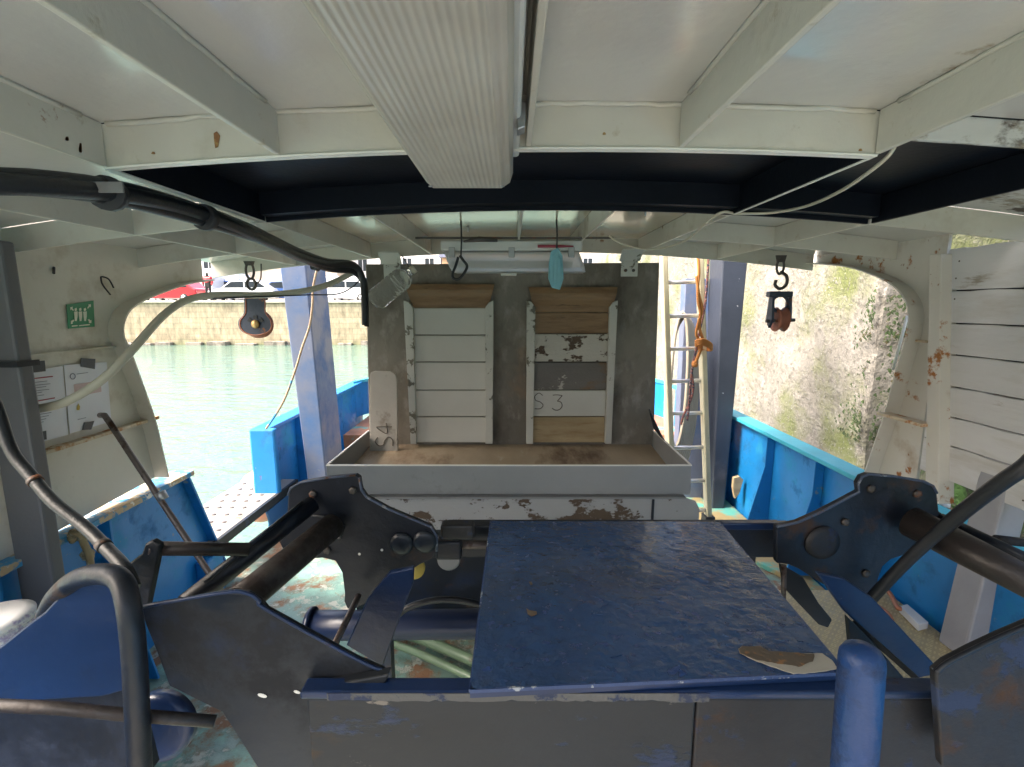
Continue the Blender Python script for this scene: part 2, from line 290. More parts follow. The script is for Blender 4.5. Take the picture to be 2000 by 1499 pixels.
def mat_checker():
    m, N, L, b = simple_nodes('treadplate'); tc = N.new('ShaderNodeTexCoord'); hs = []
    for a in (.785, -.785):
        mp = N.new('ShaderNodeMapping'); mp.inputs['Rotation'].default_value = (0, 0, a); L.new(tc.outputs['Object'], mp.inputs[0])
        w1 = N.new('ShaderNodeTexWave'); w1.inputs['Scale'].default_value = 26; w1.bands_direction = 'X'; L.new(mp.outputs[0], w1.inputs[0])
        w2 = N.new('ShaderNodeTexWave'); w2.inputs['Scale'].default_value = 9; w2.bands_direction = 'Y'; L.new(mp.outputs[0], w2.inputs[0])
        k = N.new('ShaderNodeMath'); k.operation = 'MULTIPLY'; L.new(w1.outputs[1], k.inputs[0]); L.new(w2.outputs[1], k.inputs[1])
        if a < 0:
            k.inputs[0].default_value = 1
        mr = N.new('ShaderNodeMapRange'); mr.inputs[1].default_value = .45; mr.inputs[2].default_value = .6; L.new(k.outputs[0], mr.inputs[0]); hs.append(mr.outputs[0])
    mxm = N.new('ShaderNodeMath'); mxm.operation = 'MAXIMUM'; L.new(hs[0], mxm.inputs[0]); L.new(hs[1], mxm.inputs[1])
    nz = N.new('ShaderNodeTexNoise'); nz.inputs['Scale'].default_value = 6; nz.inputs['Detail'].default_value = 8; L.new(tc.outputs['Object'], nz.inputs[0])
    c1 = N.new('ShaderNodeMix'); c1.data_type = 'RGBA'; L.new(nz.outputs[0], c1.inputs[0]); c1.inputs[6].default_value = (.42, .30, .12, 1); c1.inputs[7].default_value = (.50, .46, .34, 1)
    mx = N.new('ShaderNodeMix'); mx.data_type = 'RGBA'; L.new(mxm.outputs[0], mx.inputs[0]); L.new(c1.outputs[2], mx.inputs[6]); mx.inputs[7].default_value = (.60, .50, .27, 1)
    L.new(mx.outputs[2], b.inputs['Base Color']); b.inputs['Roughness'].default_value = .45
    bp = N.new('ShaderNodeBump'); bp.inputs['Distance'].default_value = .003; L.new(mxm.outputs[0], bp.inputs['Height']); L.new(bp.outputs[0], b.inputs['Normal'])
    return m
m_check = mat_checker()

# ================================================================== THE SETTING
WZ = CZ-2.3                     # water level
w = B(); w.face([(-400, -60, WZ), (300, -60, WZ), (300, 500, WZ), (-400, 500, WZ)])
obj('water', w, m_water, kind='structure')
QF = CZ+.22; YF = 29.5
obj('quay_ground', B().box(-150, 60, YF+.6, 400, WZ-1, QF-.004), m_ground, kind='structure')
fq = thing('quay_wall', 'low weathered stone quay wall across the harbour water under the parked vehicles', 'quay wall', (-20, YF, WZ-1))
obj('stone_face', B().box(-90, 22, YF, YF+.6, WZ-1, QF), m_qfar, fq, bevel=.03)
obj('coping', B().box(-90, 22, YF-.12, YF+.7, QF+.002, QF+.13), M('coping', (.58, .54, .46), .9, bump=0), fq, bevel=.02)
lb = B()
for i in range(46):
    x = -60+i*1.55+random.uniform(-.3, .3); lb.box(x, x+random.uniform(.8, 1.4), YF-random.uniform(.25, .5), YF-.004, WZ-.6, WZ+random.uniform(.1, .28))
obj('footing_stones', lb, M('footing', (.30, .26, .22), .9, var=.3, layers=[((.12, .11, .09), .5, .6, 2)]), fq, bevel=.03)

# right-hand rubble quay wall: displaced sheet with thickness
def rubble(name, x, y0, y1, z0, z1, mat, parent, ny, nz_, amp, fr=1.6):
    b = B(); g = []
    for i in range(ny+1):
        row = []
        for j in range(nz_+1):
            y = y0+(y1-y0)*i/ny; z = z0+(z1-z0)*j/nz_; p = V((x, y, z))
            d = noise.fractal(p*fr, 1.0, 2.0, 5)*amp + abs(noise.noise(p*fr*3))*amp*.5
            if i == 0: d -= .0
            row.append(b.bm.verts.new((x-d, y+noise.noise(p*2.3)*amp*.8*(i == 0), z)))
        g.append(row)
    for i in range(ny):
        for j in range(nz_): b.bm.faces.new([g[i][j], g[i+1][j], g[i+1][j+1], g[i][j+1]]).smooth = True
    bx = x+1.2                                            # depth behind the face
    back = [b.bm.verts.new((bx, y, z)) for (y, z) in ((y0, z0), (y1, z0), (y1, z1), (y0, z1))]
    b.bm.faces.new([g[0][j] for j in range(nz_+1)]+[back[3], back[0]])
    b.bm.faces.new([g[i][nz_] for i in range(ny+1)]+[back[2], back[3]])
    return obj(name, b, mat, parent)
rq = thing('quay_wall', 'rough high rubble quay wall close alongside the boat behind the right pulley', 'quay wall', (2.6, 6, WZ-1))
rubble('stone_face', 2.42, 3.22, 26, WZ-.6, CZ+1.3, m_qstone, rq, 260, 60, .045)
wdb = B(); random.seed(9)
for i in range(1500):
    t = random.random()**.7; z = CZ+.15-1.05*t
    if noise.noise(V((z*6, 1.3, 0))) < -.12 and random.random() < .8: continue
    if random.random() < .65: x, y, nx, ny_ = random.uniform(2.40, 2.70), 3.165-random.uniform(0, .02), 1, 0
    else: x, y, nx, ny_ = 2.37-random.uniform(0, .02), 3.2+abs(random.gauss(0, .09))*(.4+t), 0, 1
    l_ = random.uniform(.010, .034); w_ = l_*random.uniform(.25, .5); b_ = random.uniform(-.5, .5)*l_
    wdb.face([(x, y, z), (x+nx*w_-.004, y+ny_*w_, z-l_*.5), (x+nx*b_, y+ny_*b_-.004, z-l_), (x-nx*w_-.006, y-ny_*w_, z-l_*.5)])
wo = obj('hanging_weed', wdb, M('weed', (.035, .060, .018), .8, var=.6, vsc=14, bump=0, layers=[((.07, .055, .025), .55, .6, 20)]), rq); wo['kind'] = 'stuff'
rubble('weedy_recess', 2.72, -3, 3.6, WZ-.6, CZ+.33, m_qweed, rq, 120, 60, .12, 2.6)

# ---- far vehicles, people, buildings on the far quay
def car(x, y, L_, col, lab, h=1.42, kind='hatch', face=1):
    t = thing('parked_car' if kind != 'van' else 'parked_van', lab, 'car' if kind != 'van' else 'van', (x, y, QF))
    wd = 1.7; s = L_/4.2*face
    if kind == 'hatch': pr = [(-2.1, .3), (-2.08, .75), (-1.2, .9), (-.55, 1.38), (1.2, 1.42), (1.85, .95), (2.08, .85), (2.1, .3)]
    elif kind == 'van': pr = [(-2.1, .3), (-2.1, .95), (-1.75, 1.1), (-1.3, 1.85), (2.0, 1.95), (2.1, 1.8), (2.1, .3)]
    elif kind == 'pick': pr = [(-2.1, .35), (-2.08, .85), (-1.3, .95), (-.8, 1.6), (.4, 1.62), (.55, 1.0), (2.1, 1.0), (2.1, .35)]
    hs = h/1.42 if kind != 'van' else h/1.95
    b = B(); b.prism([(x+p*s, y, QF+q*hs) for p, q in pr], (0, wd, 0)); obj('body', b, col, t, bevel=.08, segs=3)
    g = B()
    if kind == 'hatch': ws = [[(-1.0, .95), (-.5, 1.3), (.25, 1.33), (.25, .95)], [(.33, .95), (.33, 1.33), (1.1, 1.33), (1.6, .97)]]
    elif kind == 'van': ws = [[(-1.6, 1.15), (-1.2, 1.7), (-.5, 1.72), (-.5, 1.15)]]
    else: ws = [[(-1.1, 1.0), (-.72, 1.5), (.3, 1.52), (.35, 1.0)]]
    for q in ws:
        o = obj('window', B().prism([(x+p*s, y-.012, QF+r_*hs) for p, r_ in q], (0, .02, 0)), m_glassd, t)
    for cx in (-1.3, 1.3):
        wv = B(); wv.lathe([(.0, 0), (.2, 0), (.31, .03), (.31, .2), (.0, .2)], (x+cx*s, y-.02, QF+.31), (0, 1, 0), 20); wo = obj('wheel', wv, m_tyre, t)
        obj('rim', B().lathe([(.0, 0), (.18, 0), (.18, .02), (0, .02)], (x+cx*s, y-.035, QF+.31), (0, 1, 0), 16), m_galv, wo)
    obj('bumper', B().box(x-2.16*abs(s), x-1.9*abs(s), y+.1, y+1.6, QF+.32, QF+.5), m_tyre, t, bevel=.03)
    return t
def xat(px, Y): return ray(px, 590).x/ray(px, 590).y*Y
Yc = 31
car(xat(320, Yc), Yc, 4.2, m_redc, 'red hatchback parked at the left end of the far quay', kind='hatch')
car(xat(352, 33.8), 33.8, 4.6, m_whitec, 'white van parked behind the red hatchback on the far quay', h=1.9, kind='van')
car(xat(470, Yc), Yc, 4.3, m_whitec, 'white low car parked on the far quay behind the left pulley', kind='hatch')
car(xat(455, 35.2), 35.2, 4.3, m_bluec, 'dark blue pickup parked behind the white low car', kind='pick')
car(xat(548, Yc+.6), Yc+.6, 4.2, m_bluec, 'blue hatchback parked right of the left pulley on the far quay', kind='hatch')
car(xat(300, 36.5), 36.5, 4.4, m_redc, 'red van parked behind the red hatchback at the far left', h=2.1, kind='van')
car(xat(415, 38), 38, 4.4, m_whitec, 'tall white van parked between the person in red and the pulley', h=2.3, kind='van')
car(xat(640, 36), 36, 4.2, m_bluec, 'dark blue hatchback partly hidden behind the grey blue post')
car(xat(668, Yc), Yc, 4.0, m_whitec, 'white car parked on the far quay right of the grey blue post', kind='hatch')
car(xat(700, 35), 35, 4.6, m_whitec, 'white van parked at the far quay nearest the hopper edge', h=1.9, kind='van', face=-1)
# standing person in red
def skinned(name, pts, edges, mat, parent, lev=1):
    me = bpy.data.meshes.new(name); off = wpos(parent) if parent else V((0, 0, 0))
    me.from_pydata([V(p[0])-off for p in pts], edges, []); o = bpy.data.objects.new(name, me); COL.objects.link(o)
    if parent: o.parent = parent
    sk = o.modifiers.new('skin', 'SKIN'); ss = o.modifiers.new('sub', 'SUBSURF'); ss.levels = lev; ss.render_levels = lev
    for i, p in enumerate(pts): me.skin_vertices[0].data[i].radius = (p[1], p[2] if len(p) > 2 else p[1])
    me.skin_vertices[0].data[0].use_root = True; me.materials.append(mat); return o
px_ = xat(409, 30.4); pt = thing('person', 'person in a red jacket standing on the far quay beside the red hatchback', 'person', (px_, 30.4, QF+.13))
b0 = QF+.13
def pp(x, z, y=0): return (px_+x, 30.4+y, b0+z)
pts = [(pp(0, .95), .16, .11), (pp(0, 1.2), .17, .11), (pp(0, 1.42), .19, .11), (pp(0, 1.52), .06), (pp(0, 1.6), .085), (pp(0, 1.7), .09),
       (pp(-.1, .85), .09), (pp(-.11, .48), .065), (pp(-.12, .08), .045), (pp(-.12, .04, -.12), .035), (pp(.1, .85), .09), (pp(.12, .48), .065), (pp(.14, .08), .045), (pp(.14, .04, -.12), .035),
       (pp(-.2, 1.42), .07), (pp(-.27, 1.12), .05), (pp(-.24, .88, -.05), .035), (pp(.2, 1.42), .07), (pp(.27, 1.12), .05), (pp(.24, .88, -.05), .035)]
ed = [(0, 1), (1, 2), (2, 3), (3, 4), (4, 5), (0, 6), (6, 7), (7, 8), (8, 9), (0, 10), (10, 11), (11, 12), (12, 13), (2, 14), (14, 15), (15, 16), (2, 17), (17, 18), (18, 19)]
skinned('body', pts, ed, m_hair, pt)
jp = [(pp(0, 1.0), .185, .135), (pp(0, 1.2), .20, .135), (pp(0, 1.42), .215, .13), (pp(-.22, 1.42), .085), (pp(-.29, 1.12), .07), (pp(-.25, .95, -.04), .055), (pp(.22, 1.42), .085), (pp(.29, 1.12), .07), (pp(.25, .95, -.04), .055)]
skinned('jacket', jp, [(0, 1), (1, 2), (2, 3), (3, 4), (4, 5), (2, 6), (6, 7), (7, 8)], m_redc, pt)
def building(x0, x1, y, h, mat, lab, floors, nw, roof=True):
    t = thing('building', lab, 'building', ((x0+x1)/2, y, QF))
    obj('wall', B().box(x0, x1, y, y+10, QF, QF+h), mat, t)
    if roof:
        obj('roof', B().prism([(x0-.3, y-.3, QF+h+.01), (x0-.3, y+10.3, QF+h+.01), (x0-.3, y+5, QF+h+3)], (x1-x0+.6, 0, 0)), m_slate, t)
    for f in range(floors):
        for k in range(nw):
            cx = x0+(k+.5)*(x1-x0)/nw; z = QF+.9+f*2.8
            wo = obj('window', B().box(cx-.5, cx+.5, y-.03, y-.004, z, z+1.4), m_glassd, t)
            fr = B(); fr.box(cx-.58, cx-.5, y-.06, y-.004, z-.08, z+1.48); fr.box(cx+.5, cx+.58, y-.06, y-.004, z-.08, z+1.48); fr.box(cx-.5, cx+.5, y-.06, y-.004, z+1.4, z+1.48); fr.box(cx-.5, cx+.5, y-.06, y-.004, z-.08, z)
            fr.box(cx-.03, cx+.03, y-.05, y-.031, z, z+1.4)
            obj('frame', fr, m_whitec, wo)
building(-46, -30, 52, 8.5, m_bld2, 'white building behind the red hatchback at the far left', 3, 5)
building(-29, -19, 54, 9, m_bld, 'cream building on the far quay behind the left pulley', 3, 3)
building(-18, -8, 56, 7.5, m_bld2, 'white building behind the white cars right of the grey blue post', 2, 4)
building(-7, 3.5, 50, 4.6, m_bld3, 'tan building with slate roof seen above the fish hopper', 1, 4)
building(4, 16, 56, 9, m_bld, 'cream building on the far quay seen behind the ladder', 3, 4)
building(-75, -50, 50, 9, m_bld, 'long cream building beyond the left end of the quay', 3, 8)

# ================================================================== THE BOAT
DZ = 0.0
AFT = CZ-1.13
db = B(); db.prism([(-1.62, .35, -.06), (1.66, .35, -.06), (1.66, 4.3, -.06), (-1.62, 4.3, -.06)], (0, 0, .06))
obj('unseen_deck', B().box(-1.62, 1.66, -3.2, .349, -.06, 0), M('worn_bounce_deck', (.35, .34, .30), .6, var=.2, layers=[((.22, .12, .07), .58, .66, 3)]), kind='structure')  # unseen deck behind the camera, toned pale to bounce light onto the roof
obj('deck', db, m_deck, kind='structure')
obj('raised_deck', B().box(-1.5, 1.55, 4.2, 5.3, -.06, AFT), M('raised_deck_paint', (.34, .15, .07), .5, var=.3, layers=[((.1, .3, .26), .55, .62, 4)]), kind='structure')

# ---- shelter roof
def zb(x): return CZ+.288-.045*x*x+.012*x       # underside of the beams
WD = .076
def zp(x): return zb(x)+WD                      # underside of the plate
rf = thing('shelter_roof', 'white painted steel shelter roof with ribs and one black painted bay overhead', 'roof', (0, 1, CZ+.2))
XS = [-1.6+3.24*i/24 for i in range(25)]
Y1, Y2, Y3, YE = .95, 1.54, 2.08, 2.66
def plate(xa, xb, ya, yb, m, nm):
    xs = [xa]+[x for x in XS if xa < x < xb]+[xb]; b = B()
    b.prism([(x, ya, zp(x)) for x in xs]+[(x, ya, zp(x)+.01) for x in xs[::-1]], (0, yb-ya, 0)); return obj(nm, b, m, rf)
XL, XR = -.75, .67
plate(-1.6, 1.64, -.7, Y1-.002, m_roof, 'roof_plate')
plate(-1.6, XL-.006, Y1, Y2, m_roof, 'roof_plate'); plate(XL, 1.12, Y1, Y2, m_black, 'roof_plate'); plate(1.125, 1.64, Y1, Y2, m_roofrust, 'roof_plate')
m_roofw = M('warm_roof_bay', (.60, .48, .34), .25, coat=.9, var=.08, vsc=2, bump=.3, bsc=45, dist=.003)  # warmer tint than the plates around it
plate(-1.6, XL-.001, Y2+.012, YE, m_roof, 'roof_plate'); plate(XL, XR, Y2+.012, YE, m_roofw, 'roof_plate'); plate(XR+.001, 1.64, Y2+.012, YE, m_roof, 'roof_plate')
def longi(x, ya, yb, m, t=.010, fl=True):
    o = obj('longitudinal_beam', B().box(x-t/2, x+t/2, ya, yb, zb(x), zp(x)-.0005), m, rf, bevel=.002)
for x in (-1.15, XL, -.43, .03, .31, XR, 1.09):
    longi(x, -.688, Y1-.004, m_roofbeam)
    if x in (XR, 1.09): longi(x, Y1+.012, Y2-.012, m_black)
    elif x in (XL, -1.15): longi(x, Y1+.012, Y2-.012, m_black if x == XL else m_roofbeam)
    longi(x, Y2+.012, YE-.012, m_roofbeam)
for x in (XL, XR): obj('beam_edge', B().box(x-(.014 if x < 0 else .003), x+(.008 if x < 0 else .003), Y1+.014, Y2-.014, zb(x)-.003, zb(x)-.0005), m_edge, rf)
def cross(y, xa, xb, m, t=.010, drop=0):
    xs = [xa]+[x for x in XS if xa < x < xb]+[xb]; b = B()
    b.prism([(x, y, zb(x)-drop) for x in xs]+[(x, y, zp(x)-.0005) for x in xs[::-1]], (0, t, 0)); return obj('cross_beam', b, m, rf, bevel=.002)
cross(Y1, XL-.006, XR+.006, m_roofbeam); cross(Y1+.001, XR+.008, 1.6, m_roofrust, drop=-.03)
cross(Y2, XL, 1.085, m_black); deep = B(); dxs = [XL+.01+(1.08-XL-.01)*i/12 for i in range(13)]; deep.prism([(x, Y2-.05, zb(x)+.012) for x in dxs]+[(x, Y2-.05, zp(x)-.0008) for x in dxs[::-1]], (0, .045, 0)); obj('box_girder', deep, m_black, rf); cross(Y2, -1.6, XL-.002, m_roofbeam); cross(Y2, 1.09, 1.6, m_roofbeam)
cross(.2, -1.6, 1.6, m_roofbeam); cross(-.7, -1.6, 1.6, m_roofbeam)
cross(YE-.011, -1.6, 1.6, m_roofbeam, drop=.004)
cross(Y3, -1.6, XL, m_roofbeam); cross(Y3, XR, 1.6, m_roofbeam)
# lighter lip along the first cross beam
lip = B(); xs = [XL]+[x for x in XS if XL < x < XR]+[XR]
lip.prism([(x, Y1-.004, zb(x)-.004) for x in xs]+[(x, Y1-.004, zb(x)-.0005) for x in xs[::-1]], (0, .018, 0)); obj('beam_edge', lip, m_edge, rf)
# rust streaks at two beam corners
def patch(name, pix, Y, m, parent, t=.0015, fn=None):
    b = B(); pts = [(fn or (lambda a, c: P(a, c, Y)))(*q) for q in pix]; b.prism(pts, (0, -t, 0)); return obj(name, b, m, parent)
m_streak = M('rust_streak', (.22, .10, .04), .8, bump=.3, layers=[((.35, .22, .08), .5, .6, 60)])
patch('rust_streak', [(418, 262), (424, 258), (430, 266), (426, 288), (421, 290), (419, 276)], Y1-.0005, m_streak, rf)

# ---- side walls. left
XW = -1.56
lw = thing('side_wall', 'cream steel side wall on the left with a green sign and taped papers', 'wall', (XW, .6, CZ-.78))
def outl(pix, X): return [PX(a, c, X) for a, c in pix]
XF = -1.50
edge = smooth_line(outl([(420, 549), (372, 556), (330, 570), (285, 588), (256, 608), (244, 635), (245, 660), (256, 684), (280, 750), (305, 822), (318, 876), (331, 932)], XF), 5)
ztop = zp(XW)+.0095
def wallpoly(zlo, zhi):
    pts = [p for p in edge if zlo-1e-4 <= p.z <= zhi+1e-4]
    return pts
zA, zB_, zC = CZ-.155, CZ-.475, CZ-.785
b = B(); up = [(XW, p.y, p.z) for p in edge if p.z > zA]
b.prism([(XW, 1.0, zA), (XW, 1.0, ztop), (XW, edge[0].y, ztop)]+up+[(XW, up[-1][1]+.004, zA)], (-.012, 0, 0)); obj('upper_plate', b, m_wall, lw)
mid = [(XW, p.y, p.z) for p in edge if zB_ < p.z < zA]
b = B(); b.prism([(XW-.004, 1.0, zB_+.002), (XW-.004, 1.0, zA+.012), (XW-.004, mid[0][1]-.01, zA+.012)]+mid, (-.012, 0, 0)); obj('middle_plate', b, m_wall, lw)
lo = [(XW, p.y, p.z) for p in edge if p.z < zB_]
b = B(); b.prism([(XW-.008, 1.0, zC-.01), (XW-.008, 1.0, zB_+.012), (XW-.008, lo[0][1]-.01, zB_+.012)]+lo, (-.012, 0, 0)); obj('lower_plate', b, m_wall, lw)
fl = B()
for p, q in zip(edge, edge[1:]):
    n = V((0, q.z-p.z, -(q.y-p.y))).normalized()*.006
    fl.hexa([(XF, p.y, p.z), (XF, q.y, q.z), V((XF, q.y, q.z))+n, V((XF, p.y, p.z))+n], [(XW, p.y, p.z), (XW, q.y, q.z), V((XW, q.y, q.z))+n, V((XW, p.y, p.z))+n])
obj('edge_flange', fl, m_wall, lw)
def ledge(z, y0, y1, x0, x1, m, parent, h=.010):
    b = B(); n = 60
    for i in range(n):
        a, c = y0+(y1-y0)*i/n, y0+(y1-y0)*(i+1)/n; k = .004*noise.noise(V((a*14, z*9, 1))); k2 = .004*noise.noise(V((c*14, z*9, 1)))
        b.hexa([(x0, a, z-h/2), (x1+k, a, z-h/2), (x1+k, a, z+h/2+k), (x0, a, z+h/2+k)], [(x0, c, z-h/2), (x1+k2, c, z-h/2), (x1+k2, c, z+h/2+k2), (x0, c, z+h/2+k2)])
    return obj('weld_ledge', b, m, parent)
ledge(zA, 1.0, 1.97, XW-.002, XW+.014, m_wall, lw, .006); ledge(zB_, 1.0, 2.06, XW-.002, XW+.03, m_ledge, lw, .012); ledge(zC+.006, 1.0, 2.18, XW-.01, XW+.028, m_ledge, lw, .016)
# studs, welds on the roof
random.seed(5)
for x, y in ((-1.35, 1.75), (-1.0, 1.7), (-1.3, 2.3), (-.95, 2.35), (1.3, 1.8), (.5, 1.9), (1.35, 2.3), (-.2, 2.3), (1.0, 2.2)):
    obj('stud', B().lathe([(.006, 0), (.006, .006), (.003, .016), (.003, .022)], (x, y, zp(x)-.0005), (0, 0, -1), 10), m_galv, rf)
for x in (-1.15, XL, -.43, .03, .31, XR, 1.09):
    pts = [V((x+.006, -.6+.05*k, zp(x)-.003+random.uniform(-.0015, .0015))) for k in range(31)]; b = B(); b.tube(pts, .0045, 6)
    pts = [V((x-.006, -.6+.05*k, zp(x)-.003+random.uniform(-.0015, .0015))) for k in range(31)]; b.tube(pts, .0045, 6); obj('weld_bead', b, m_roofbeam, rf)
xs = [XL+.012+(XR-XL-.024)*k/50 for k in range(51)]
b = B(); b.tube([V((x, Y1-.003, zp(x)-.003+random.uniform(-.002, .002))) for x in xs], .005, 6); obj('weld_bead', b, m_roofbeam, rf)
for (px_a, py_a, w_, h_) in ((132, 272, 2.5, 5), (1680, 294, 3, 3), (158, 290, 2.2, 12), (1180, 262, 3, 3), (300, 300, 3, 3)):
    pts = [(px_a+w_*math.cos(t)*(1+.3*math.sin(3*t)), py_a+h_*math.sin(t)*(1+.25*math.cos(2*t))) for t in [k*math.pi/6 for k in range(12)]]
    if px_a > 200: patch('rust_spot', pts, Y1-.0005, m_streak, rf)
    else: patch('rust_spot', pts, None, m_streak, rf, fn=lambda a, c: PX(a, c, XL+.0058))
# little hardware on the wall
hk = B(); hk.tube(smooth_line([PX(197, 541, XW+.02), PX(200, 556, XW+.022), PX(216, 577, XW+.03)]), .0028, 8); hk.tube(smooth_line([PX(198, 541, XW+.02), PX(212, 546, XW+.03), PX(222, 563, XW+.03)]), .0028, 8)
obj('wire_clip', hk, m_rubber, lw)
obj('stud', B().tube([PX(105, 523, XW), PX(105, 535, XW+.01)], .004, 8), m_iron, lw)

# green sign
def onwall(px, py, dx=.003): return PX(px, py, XW+dx)
sg = obj('safety_sign', B().prism([onwall(129, 596), onwall(182, 588), onwall(184, 639), onwall(133, 643)], (.0015, 0, 0)), m_green)
tag(sg, 'green square safety sign with white figures stuck on the left wall', 'sign')
fg = B()
def q4(pix, d=.0052):
    fg.prism([PX(a, c, XW+d) for a, c in pix], (.001, 0, 0))
for dx in (0, 9, 18):
    q4([(145+dx, 604), (149+dx, 602), (150+dx, 607), (146+dx, 609)]); q4([(144+dx, 610), (151+dx, 609), (151+dx, 619), (149.5+dx, 628), (146+dx, 628), (145+dx, 619)])
q4([(137, 601), (142, 600), (141, 603), (144, 607), (142, 608), (139, 605), (137, 607)]); q4([(172, 596), (177, 595), (177, 601), (175, 600), (171, 604), (170, 602), (173, 598)])
q4([(138, 628), (143, 625), (145, 627), (141, 631), (142, 633), (138, 634)]); q4([(171, 625), (174, 624), (176, 627), (178, 626), (178, 632), (173, 632), (174, 630)])
q4([(140, 637), (151, 636), (151, 638), (140, 639)]); q4([(154, 636), (175, 634), (175, 636), (154, 638)])
obj('pictogram', fg, m_signw, sg)
# two taped notices
def sheet(c4, lab):
    o = obj('notice_sheet', B().prism([PX(a, c, XW+.004) for a, c in c4], (.001, 0, 0)), m_paper); return tag(o, lab, 'notice', 'paper notices taped to the left wall')
n1 = sheet([(44, 728), (122, 716), (133, 850), (66, 868)], 'white notice with red rules taped up beside the left post')
n2 = sheet([(124, 714), (208, 708), (217, 824), (136, 848)], 'white notice with round logo and pink panel, right of the other notice')
def marks(parent, nm, m, quads, d=.0062):
    b = B()
    for q in quads: b.prism([PX(a, c, XW+d) for a, c in q], (.0006, 0, 0))
    obj(nm, b, m, parent)
def hl(x0, y0, x1, y1, t): return [(x0, y0), (x1, y1), (x1, y1+t), (x0, y0+t)]
marks(n1, 'red_rule', m_red, [hl(50, 741, 103, 735, 2.2), hl(57, 786, 107, 777, 2.2)])
tl = []
for i, (l1, l2) in enumerate([(54, 92), (55, 98), (55, 90), (56, 96), (57, 82), (57, 86)]): tl.append(hl(l1, 749+i*5.4, l2, 744.5+i*5.4, 1.1))
for i in range(4): tl.append(hl(64, 812+i*6, 100-5*i, 806+i*6, 1.1))
marks(n1, 'text_lines', m_ink, tl)
ring = B(); c0 = PX(142, 736, XW+.0062)
for k in range(20):
    a, a2 = 2*math.pi*k/20, 2*math.pi*(k+1)/20
    ring.prism([c0+V((0, math.cos(a)*.011, math.sin(a)*.011)), c0+V((0, math.cos(a2)*.011, math.sin(a2)*.011)), c0+V((0, math.cos(a2)*.0085, math.sin(a2)*.0085)), c0+V((0, math.cos(a)*.0085, math.sin(a)*.0085))], (.0006, 0, 0))
obj('round_logo', ring, m_ink, n2)
marks(n2, 'text_lines', m_ink, [hl(150, 731, 172, 728, 1), hl(152, 820, 168, 816, 1)])
marks(n2, 'pink_panel', m_pink, [[(144, 752), (196, 744), (198, 766), (146, 776)]])
marks(n2, 'yellow_mark', m_yel, [[(150, 796), (153, 789), (156, 795), (155, 802), (150, 802)]])
for par, q in ((n1, [(52, 708), (87, 705), (89, 726), (55, 730)]), (n1, [(71, 846), (90, 842), (91, 859), (73, 863)]), (n2, [(158, 700), (186, 702), (185, 722), (157, 717)]), (n2, [(164, 826), (184, 823), (178, 840), (160, 841)])):
    b = B(); b.prism([PX(a, c, XW+.0072) for a, c in q], (.0008, 0, 0)); obj('tape', b, m_tape, par)

# ---- right wall
XQ = 1.62; XG = 1.56
rw = thing('side_wall', 'rust spotted white side wall with curved cut edge on the right', 'wall', (XQ, 2, CZ-.78))
edr = smooth_line([PX(a, c, XG) for a, c in [(1540, 515), (1640, 521), (1705, 540), (1745, 562), (1766, 588), (1773, 618), (1768, 655), (1750, 720), (1726, 808), (1706, 868), (1686, 928)]], 5)
zr0 = zp(XQ)+.004; yv = 1.865
b = B(); b.prism([(XQ, yv, zr0), (XQ, edr[0].y, zr0)]+[(XQ, p.y, p.z) for p in edr]+[(XQ, edr[-1].y+.01, zC), (XQ, yv, zC)], (.012, 0, 0)); obj('web_plate', b, m_wallr, rw)
fl = B()
for p, q in zip(edr, edr[1:]):
    n = V((0, q.z-p.z, -(q.y-p.y))).normalized()*.006
    fl.hexa([(XG, p.y, p.z), (XG, q.y, q.z), V((XG, q.y, q.z))+n, V((XG, p.y, p.z))+n], [(XQ, p.y, p.z), (XQ, q.y, q.z), V((XQ, q.y, q.z))+n, V((XQ, p.y, p.z))+n])
obj('edge_flange', fl, m_wallr, rw)
ledge(CZ-.135, yv+.02, PX(1768, 662, XG).y, XQ-.02, XQ-.001, m_ledge, rw, .008); 
b = B(); pa, pb = PX(1724, 808, XG), PX(1812, 832, XG); b.bar(pa, pb, .05, .012); obj('weld_ledge', b, m_ledge, rw)
fp = B(); a0, a1 = PX(1815, 497, XG), PX(1838, 497, XG); b0_, b1_ = PX(1806, 985, XG), PX(1832, 985, XG)
fp.hexa([a0, a1, a1+V((.06, 0, 0)), a0+V((.06, 0, 0))], [b0_, b1_, b1_+V((.06, 0, 0)), b0_+V((.06, 0, 0))]); obj('frame_post', fp, m_wallr, rw, bevel=.003)
# plank shutter
sh = thing('plank_shutter', 'white horizontal plank shutter filling the right side opening', 'shutter', (1.62, 1.4, CZ-.66))
XS_ = 1.60
zz = [.205, .055, -.062, -.175, -.29, -.40, -.505, -.635]
m_plank = M('plank_white', (.66, .66, .68), .5, var=.07, vsc=3, bump=.4, bsc=45, layers=[((.50, .48, .45), .52, .70, 5), ((.36, .32, .27), .65, .72, 12)], stretch=(1, .3, 1.6))
for i in range(len(zz)-1):
    zt, zl = CZ+zz[i], CZ+zz[i+1]+.004; n = 24; b = B()
    top = [(XS_, 1.0+(1.835-1.0)*k/n, zt+.0015*noise.noise(V((k*.5, i*3, 0)))+(.01*math.sin(k*1.1)*.15)) for k in range(n+1)]
    b.prism([(XS_, 1.0, zl)]+top+[(XS_, 1.835, zl)], (.022, 0, 0)); obj('plank', b, m_plank, sh, bevel=.003)
nb = B(); random.seed(3)
for i in range(len(zz)-1):
    for y in (1.79, 1.45, 1.12):
        for dz in (.03, -.03):
            nb.lathe([(.0035, 0), (.003, .001)], (XS_+.0003, y+random.uniform(-.006, .006), CZ+(zz[i]+zz[i+1])/2+dz), (-1, 0, 0), 8)
obj('nail_heads', nb, m_iron, sh)
